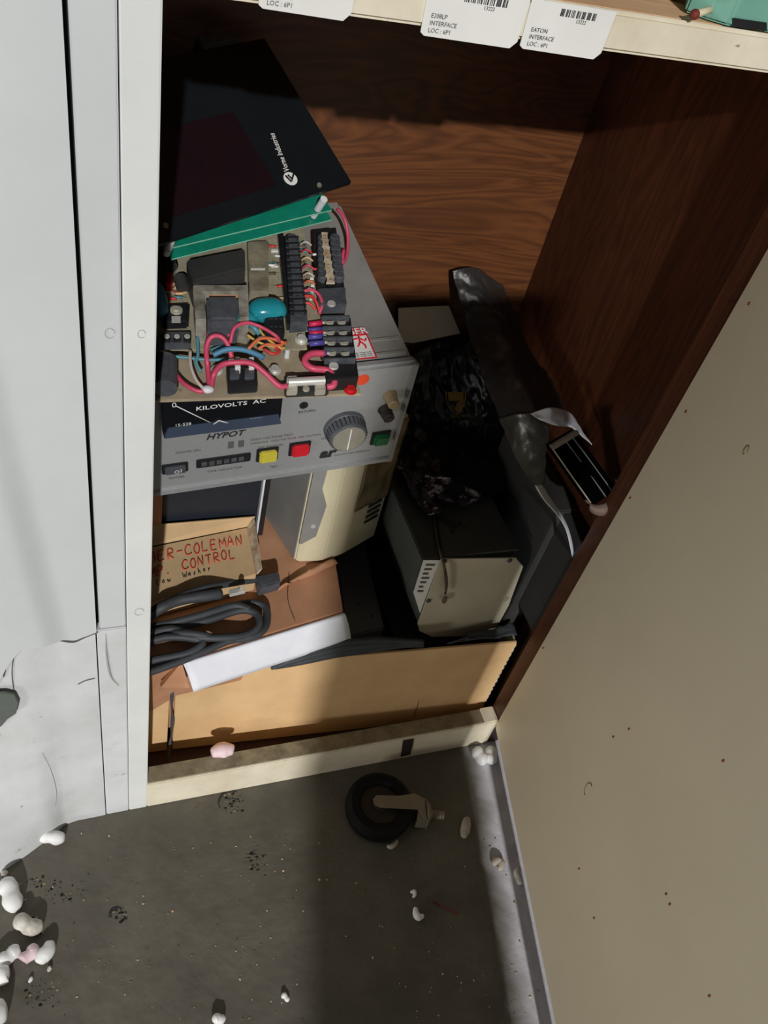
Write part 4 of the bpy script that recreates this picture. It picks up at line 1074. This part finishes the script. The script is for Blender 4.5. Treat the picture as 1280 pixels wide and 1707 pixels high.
rows = [[Y(752, 452, .412), Y(795, 448, .412), Y(838, 478, .412)],
        [Y(765, 505, .38), Y(815, 500, .372), Y(862, 540, .37)],
        [Y(782, 565, .34), Y(838, 560, .32), Y(890, 600, .31)],
        [Y(808, 640, .27), Y(862, 630, .24), Y(918, 640, .24)],
        [Y(832, 700, .21), Y(880, 688, .175), Y(945, 692, .17)]]
bg2 = thing('static_bag', 'long smoky grey plastic sleeve leaning in the back corner, torn open at the lower end', 'bag', Y(860, 700, .2))
part(sheet(rows, 40, 70, bagp, .005, 6, .0014, 7), 'sleeve', bg2)
rows = [[Y(831, 698, .208), Y(858, 690, .185), Y(885, 690, .172)],
        [Y(850, 740, .17), Y(880, 735, .15), Y(914, 715, .15)],
        [Y(872, 785, .13), Y(890, 780, .12), Y(910, 765, .115)],
        [Y(893, 818, .09), Y(898, 816, .088), Y(904, 810, .085)]]
part(sheet(rows, 26, 34, mat('grey_bag_flap', (84, 82, 76), .35, .3, col2=(66, 64, 60), scale=18, bump=.6, bscale=30), .004, 6, .0012, 9), 'torn_flap', bg2)
rows = [[Y(884, 690, .168), Y(915, 680, .160), Y(945, 686, .158), Y(958, 700, .15)],
        [Y(894, 697, .155), Y(922, 702, .145), Y(948, 702, .143), Y(966, 716, .135)],
        [Y(910, 704, .150), Y(930, 710, .138), Y(952, 714, .135), Y(985, 742, .105)]]
part(sheet(rows, 30, 12, bags, .003, 7, .0010, 3), 'silver_mouth', bg2, label='bright silver mouth of the sleeve')
tn = [(897, 808, .082), (912, 832, .07), (930, 855, .058), (944, 880, .048), (951, 905, .04), (955, 930, .036)]
def tf_(u, v):
    p = cr1([Y(*q) for q in tn], v); w = .0085 * (1 - v) ** .6 * (1 + .3 * math.sin(v * 8)) + .001
    return p + V((u - .5, .4 * (u - .5), -.3 * (u - .5))) * w * 1.6
part(MB().grid(tf_, 4, 30, bags, True, .0008), 'curled_strip', bg2, label='curled silver strip of torn film')

hs = thing('heat_sink', 'black ribbed metal frame sticking out of the torn silver mouthed sleeve', 'heat sink', Y(970, 780, .07))
m0, m1, m2, m3 = Y(914, 742, .095), Y(957, 716, .105), Y(1030, 815, .036), Y(986, 845, .034)
nrm = ((m1 - m0).cross(m3 - m0)).normalized(); nrm = nrm if nrm.dot(CAM - m0) > 0 else -nrm
bm_ = MB().hexa([m0, m1, m2, m3], [p - nrm * .010 for p in (m0, m1, m2, m3)], mat('matte_black', (4, 4, 4), .95, spec=0.0), .001); part(bm_, 'frame_plate', hs)
for t in (.02, .52, .78):
    a = m0.lerp(m1, t); e = m3.lerp(m2, t); w_ = (m1 - m0).normalized() * .0012
    part(MB().hexa([a + nrm * .003, a + w_ + nrm * .003, e + w_ + nrm * .003, e + nrm * .003], [a, a + w_, e + w_, e], charc if t > .1 else alu, .0002), 'rib', hs)
part(MB().hexa([m0 + nrm * .009, m1 + nrm * .009, m1.lerp(m2, .07) + nrm * .009, m0.lerp(m3, .07) + nrm * .009], [m0, m1, m1.lerp(m2, .07), m0.lerp(m3, .07)], mat('grey_bar', (140, 132, 124), .4, .3), .001), 'end_bar', hs)
ec = MB(); 
def capf(u, v):
    a = math.pi * u; c = m3.lerp(m2, .5); ux = (m2 - m3) * .60; uy = (m3 - m0).normalized() * .022
    p = c + ux * -math.cos(a) + uy * math.sin(a) * (1.0) - (m3 - m0).normalized() * (.016 * (1 - v))
    return p + nrm * (.004 + .006 * math.sin(v * math.pi))
ec.grid(capf, 18, 8, mat('brown_foam_cap', (110, 92, 80), .7), True, .003); part(ec, 'end_cap', hs, label='brown rounded end cap')

# grey card against the back wall
c = MB().prism([Y(664, 514, .418), Y(748, 510, .418), Y(767, 556, .405), Y(690, 572, .405), Y(664, 570, .405)], (0, .0015, 0), mat('grey_card', (206, 198, 182), .7, col2=(190, 182, 168), scale=12), .0003)
single(c, 'grey_card', 'plain grey card leaning against the back wall beside the tester', 'card', Y(710, 560, .41))
# something dark to carry the card and the bag top
c = MB().box((.43, .402, .022), (.628, .428, .560), darkg, .001)
single(c, 'dark_board', 'dark upright board against the back wall behind the black bag', 'board', (.53, .41, .022))

# ------------------------------------------------------------------ upper shelf items
sz = 1.2042
gd = thing('mint_device', 'mint green metal device on the top shelf at the right', 'device', Z(1235, 20, sz))
g = [Z(1180, 34, sz), Z(1213, 44, sz), Z(1290, 56, sz), Z(1340, 0, sz), Z(1300, -120, sz), Z(1150, -110, sz), Z(1140, 20, sz)]
part(MB().hexa([p + V((0, 0, .05)) for p in g], [p for p in g], mint, .002), 'housing', gd)
part(MB().prism([Y(1222, 30, Z(1213, 44, sz).y - .0015), Y(1278, 38, Z(1290, 56, sz).y - .001), Y(1278, 52, Z(1290, 56, sz).y - .001), Y(1222, 44, Z(1213, 44, sz).y - .0015)], (0, .001, 0), blackp), 'slot', gd)
part(MB().tube([Z(1158, 24, sz + .006), Z(1184, 16, sz + .010)], .0028, beige, 8, sub=1).ball(Z(1158, 24, sz + .006), .004, rust), 'cord_stub', gd)
for i, (x, y, m, n, lab, w) in enumerate(((915, -6, beige, 'terminal_connector', 'small beige connector at the shelf edge left of the others', 22), (1065, -8, darkg, 'terminal_connector', 'small dark connector in the middle of the top shelf', 24), (1118, -2, beige, 'terminal_connector', 'small beige connector right beside the mint green device', 22))):
    p = Z(x, y, sz); b = MB().box((p.x - .012, p.y - .002, sz), (p.x + .012, p.y + .03, sz + .022), m, .002)
    r_ = thing(n, lab, 'connector', (p.x, p.y, sz), 'connectors on the top shelf')
    part(b, 'housing', r_)
    t = MB()
    for k in (-1, 1): t.lathe(V((p.x + k * .006, p.y - .0022, sz + .006)), (0, -1, 0), [(0, .003), (.002, .0026)], alu, 10).cut()
    parts(t, 'terminal_screw', r_)

# ------------------------------------------------------------------ caster lying on the floor
wc = Z(632, 1345, .017); wc.z = 0
cs = thing('caster_wheel', 'black rubber caster wheel with dull metal fork lying on the floor', 'caster', wc)
R_ = .058
tire = MB().lathe(wc + V((0, 0, .001)), (0, 0, 1), [(0, .036), (.0, .050), (.004, .056), (.012, R_), (.020, R_), (.028, .056), (.032, .050), (.032, .038), (.028, .034), (.004, .034)], wheelm, 48)
part(tire, 'tire', cs)
part(MB().lathe(wc + V((0, 0, .004)), (0, 0, 1), [(0, .034), (.022, .034), (.024, .014), (.029, .013)], hubm, 32), 'wheel_hub', cs)
tip = Z(722, 1352, .018); sdv = (tip - wc); sdv.z = 0; sdv.normalize(); snv = V((-sdv.y, sdv.x, 0))
def cw(a, b, z): return wc + sdv * a + snv * b + V((0, 0, z))
fk = MB()
for z0 in (.034,):
    out = [(-.012, -.006), (-.014, .004), (-.008, .011), (.030, .013), (.058, .020), (.074, .012), (.078, -.028), (.073, -.026), (.062, -.008), (.035, -.009), (-.004, -.010)]
    fk.prism([cw(a, b, z0 + .003) for a, b in out], (0, 0, -.003), forkm, .0008)
out2 = [(.062, -.026), (.066, .014), (.078, .014), (.078, -.026)]
fk.prism([cw(a, b, .034) for a, b in out2], (0, 0, -.028), forkm, .0008)
part(fk, 'fork', cs)
sv = MB(); cc0 = cw(.078, -.007, .020)
sv.lathe(cc0, sdv, [(0, .022), (.003, .022), (.004, .018), (.007, .018)], forkm, 24); part(sv, 'swivel_ring', cs)
sm = MB(); 
prof = [(0, .008)]
for k in range(6): prof += [(.004 + k * .004, .008), (.006 + k * .004, .0068)]
sm.lathe(cc0 + sdv * .007, sdv, prof, forkm, 16); part(sm, 'threaded_stem', cs)

# ------------------------------------------------------------------ packing peanuts and crumbs
def peanut(pts, r, m, z=None, lob=2, seed=0, squash=1.0, base=0.0):
    b = MB(); P = [Z(px, py, base + r * .9) for px, py in pts]
    def rr(t):
        e = math.sqrt(max(0, 1 - (2 * t - 1) ** 2 * .98)) ** .6
        return r * (e * (.92 + .08 * math.cos(2 * math.pi * lob * t + math.pi)) + .02)
    b.tube(P, rr, m, 14, sub=9)
    for i, v in enumerate(b.v):
        n = noise.noise(v * 90 + V((seed, 0, 0))) * r * .10; b.v[i] = V((v.x + n, v.y + n, max(base + .0004, base + (v.z - base) * squash + n * .5)))
    return b
PE = [
 ('peanut', 'white packing peanut half under the white cabinet edge', [(64, 1392), (78, 1394), (92, 1396), (108, 1398)], .0112, peanutm, 2),
 ('peanut', 'white two lobed packing peanut, uppermost at the left edge', [(0, 1472), (14, 1480), (20, 1500), (26, 1518)], .0145, peanutm, 2),
 ('peanut', 'dirt smudged white packing peanut left of the lone floor scrape', [(24, 1532), (38, 1538), (52, 1546), (72, 1540)], .0125, peanutd, 2),
 ('peanut', 'white angular packing peanut touching the pink one', [(84, 1568), (80, 1584), (70, 1596), (64, 1606)], .0105, peanutm, 1),
 ('peanut', 'pink tinted packing peanut among the white ones at left', [(50, 1576), (54, 1588), (40, 1598), (36, 1602)], .0095, peanutp, 2),
 ('peanut', 'white curled packing peanut left of the pink one', [(-10, 1602), (10, 1598), (22, 1588), (34, 1582)], .0105, peanutm, 2),
 ('peanut', 'white packing peanut second from the bottom at the left edge', [(-14, 1632), (0, 1628), (10, 1622), (16, 1620)], .0125, peanutm, 1),
 ('peanut', 'white round packing peanut lowest at the left edge', [(-22, 1686), (-8, 1688), (4, 1686), (12, 1684)], .0165, peanutm, 1),
 ('peanut', 'white packing peanut at the rail end farther from the open door', [(790, 1248), (796, 1256), (803, 1264), (812, 1268)], .0125, peanutm, 2),
 ('peanut', 'white packing peanut touching the bottom of the open door', [(821, 1246), (818, 1256), (818, 1264), (815, 1272)], .0120, peanutm, 2),
 ('peanut', 'dim blocky packing peanut on dark floor right of the caster', [(779, 1362), (777, 1374), (775, 1386), (772, 1396)], .0085, peanutg, 1),
 ('peanut', 'curved packing peanut shard at the edge of the caster wheel', [(645, 1410), (652, 1411), (658, 1407), (662, 1401)], .0045, peanutg, 1),
 ('peanut', 'small hooked foam crumb on dark floor above the larger curl', [(684, 1488), (690, 1486), (691, 1492), (688, 1496)], .0032, peanutm, 1),
 ('peanut', 'curled foam piece on the dark floor beside the red splinter', [(693, 1512), (693, 1522), (698, 1529), (706, 1526)], .0055, peanutm, 1),
 ('peanut', 'crushed grey foam scrap at the shadow edge near the door', [(822, 1442), (828, 1434), (836, 1438), (833, 1450)], .0065, peanutg, 2),
 ('peanut', 'black and white foam scrap on the bright floor strip', [(866, 1446), (862, 1456), (866, 1468), (870, 1474)], .0062, peanutd, 2),
 ('peanut', 'white crumbled foam bit at the bottom edge of the floor', [(356, 1704), (362, 1698), (368, 1700), (374, 1704)], .0072, peanutm, 2),
 ('peanut', 'tiny white foam crumb on the grey floor near the shadow', [(470, 1664), (474, 1659), (478, 1665), (482, 1668)], .0038, peanutm, 2),
 ('peanut', 'small white foam crumb below the pink packing peanut', [(48, 1638), (52, 1632), (55, 1630)], .0028, peanutm, 1),
 ('peanut', 'narrow dusty foam crumb below the angular white peanut', [(80, 1620), (83, 1614), (85, 1612)], .0032, peanutd, 1),
 ('peanut', 'yellowish foam crumb in the shade under the cabinet corner', [(2, 1456), (8, 1456), (12, 1458)], .0042, peanutd, 1),
]
for i, (n, lab, pts, r, m, lob) in enumerate(PE):
    single(peanut(pts, r, m, lob=lob, seed=i * 3), 'packing_peanut', lab, 'packing peanut', Matrix.Translation(V(Z(*pts[1], 0))), 'packing peanuts and foam crumbs')
single(peanut([(352, 1256), (364, 1252), (378, 1250), (390, 1252)], .0125, peanutp, lob=1, seed=50, base=.0765), 'packing_peanut', 'pink packing peanut sitting behind the cabinet rail', 'packing peanut', Z(370, 1255, .0765), 'packing peanuts and foam crumbs')
single(MB().tube([Z(722, 1503, .0015), Z(745, 1514, .002), Z(764, 1524, .0015)], .0012, rust, 6), 'wood_splinter', 'thin red brown splinter on the dark floor', 'splinter', Z(745, 1514, 0))
# scrapes and grit on the floor, uncountable
gr = MB(); random.seed(21)
for k in range(260):
    px = random.uniform(20, 900); py = random.uniform(1380, 1700); s_ = random.uniform(.0004, .0013)
    p = Z(px, py, s_ * .5)
    if p.x > .56: continue
    gr.ball(p, s_, random.choice([cardl, peanutg, blackd, tan, ink]), (random.uniform(.6, 1.8), random.uniform(.6, 1.8), .6))
for (px, py, rx, n_) in ((388, 1338, 24, 46), (428, 1437, 22, 40), (198, 1526, 16, 34), (110, 1490, 40, 34), (60, 1470, 16, 20), (70, 1655, 36, 30), (55, 1545, 22, 30)):
    for k in range(n_):
        a_ = random.uniform(0, 6.28); q_ = rx * random.random() ** .6; s_ = random.uniform(.0005, .0016)
        gr.ball(Z(px + q_ * math.cos(a_), py + q_ * .75 * math.sin(a_), s_ * .3), s_, random.choice([black, hubm, hubm, concrete, concrete, wheelm, tan]), (random.uniform(.8, 2.4), random.uniform(.8, 1.8), .4))
    if px in (198, 388): gr.tube([Z(px + rx * math.cos(t_), py + rx * .8 * math.sin(t_), .0006) for t_ in (2.6, 3.2, 3.9, 4.5, 5.0)], lambda t: .0014 * math.sin(math.pi * t) + .0002, inkd, 5)
o = gr.build('floor_grit'); o['kind'] = 'stuff'; o['label'] = 'fine grit and dust scattered over the dark floor'; o['category'] = 'grit'

# ------------------------------------------------------------------ light
sun = bpy.data.lights.new('ceiling_sun', 'SUN'); so = bpy.data.objects.new('ceiling_sun', sun); COL.objects.link(so)
tv = V((.21, 1.0, 0)).normalized() * math.cos(math.radians(27.6)); tv.z = -math.sin(math.radians(27.6))
so.rotation_euler = tv.to_track_quat('-Z', 'Y').to_euler()
sun.energy = 2.6; sun.angle = math.radians(1.1); sun.color = (1.0, .985, .96)
ar = bpy.data.lights.new('door_fill', 'AREA'); ao = bpy.data.objects.new('door_fill', ar); COL.objects.link(ao)  # unseen fill light added to brighten the open door
ar.size = .35; ar.energy = 11.5; ar.color = (1, .96, .88); ao.location = (-1.7, -1.05, .26)
ao.rotation_euler = (V((.55, -.3, .75)) - V(ao.location)).to_track_quat('-Z', 'Y').to_euler()
w = bpy.data.worlds.new('world'); S.world = w; w.use_nodes = True
bgN = w.node_tree.nodes['Background']; bgN.inputs['Color'].default_value = (.93, .96, 1.0, 1); bgN.inputs['Strength'].default_value = .052
S.view_settings.view_transform = 'Standard'
S.view_settings.look = 'None'
S.view_settings.exposure = 0.0
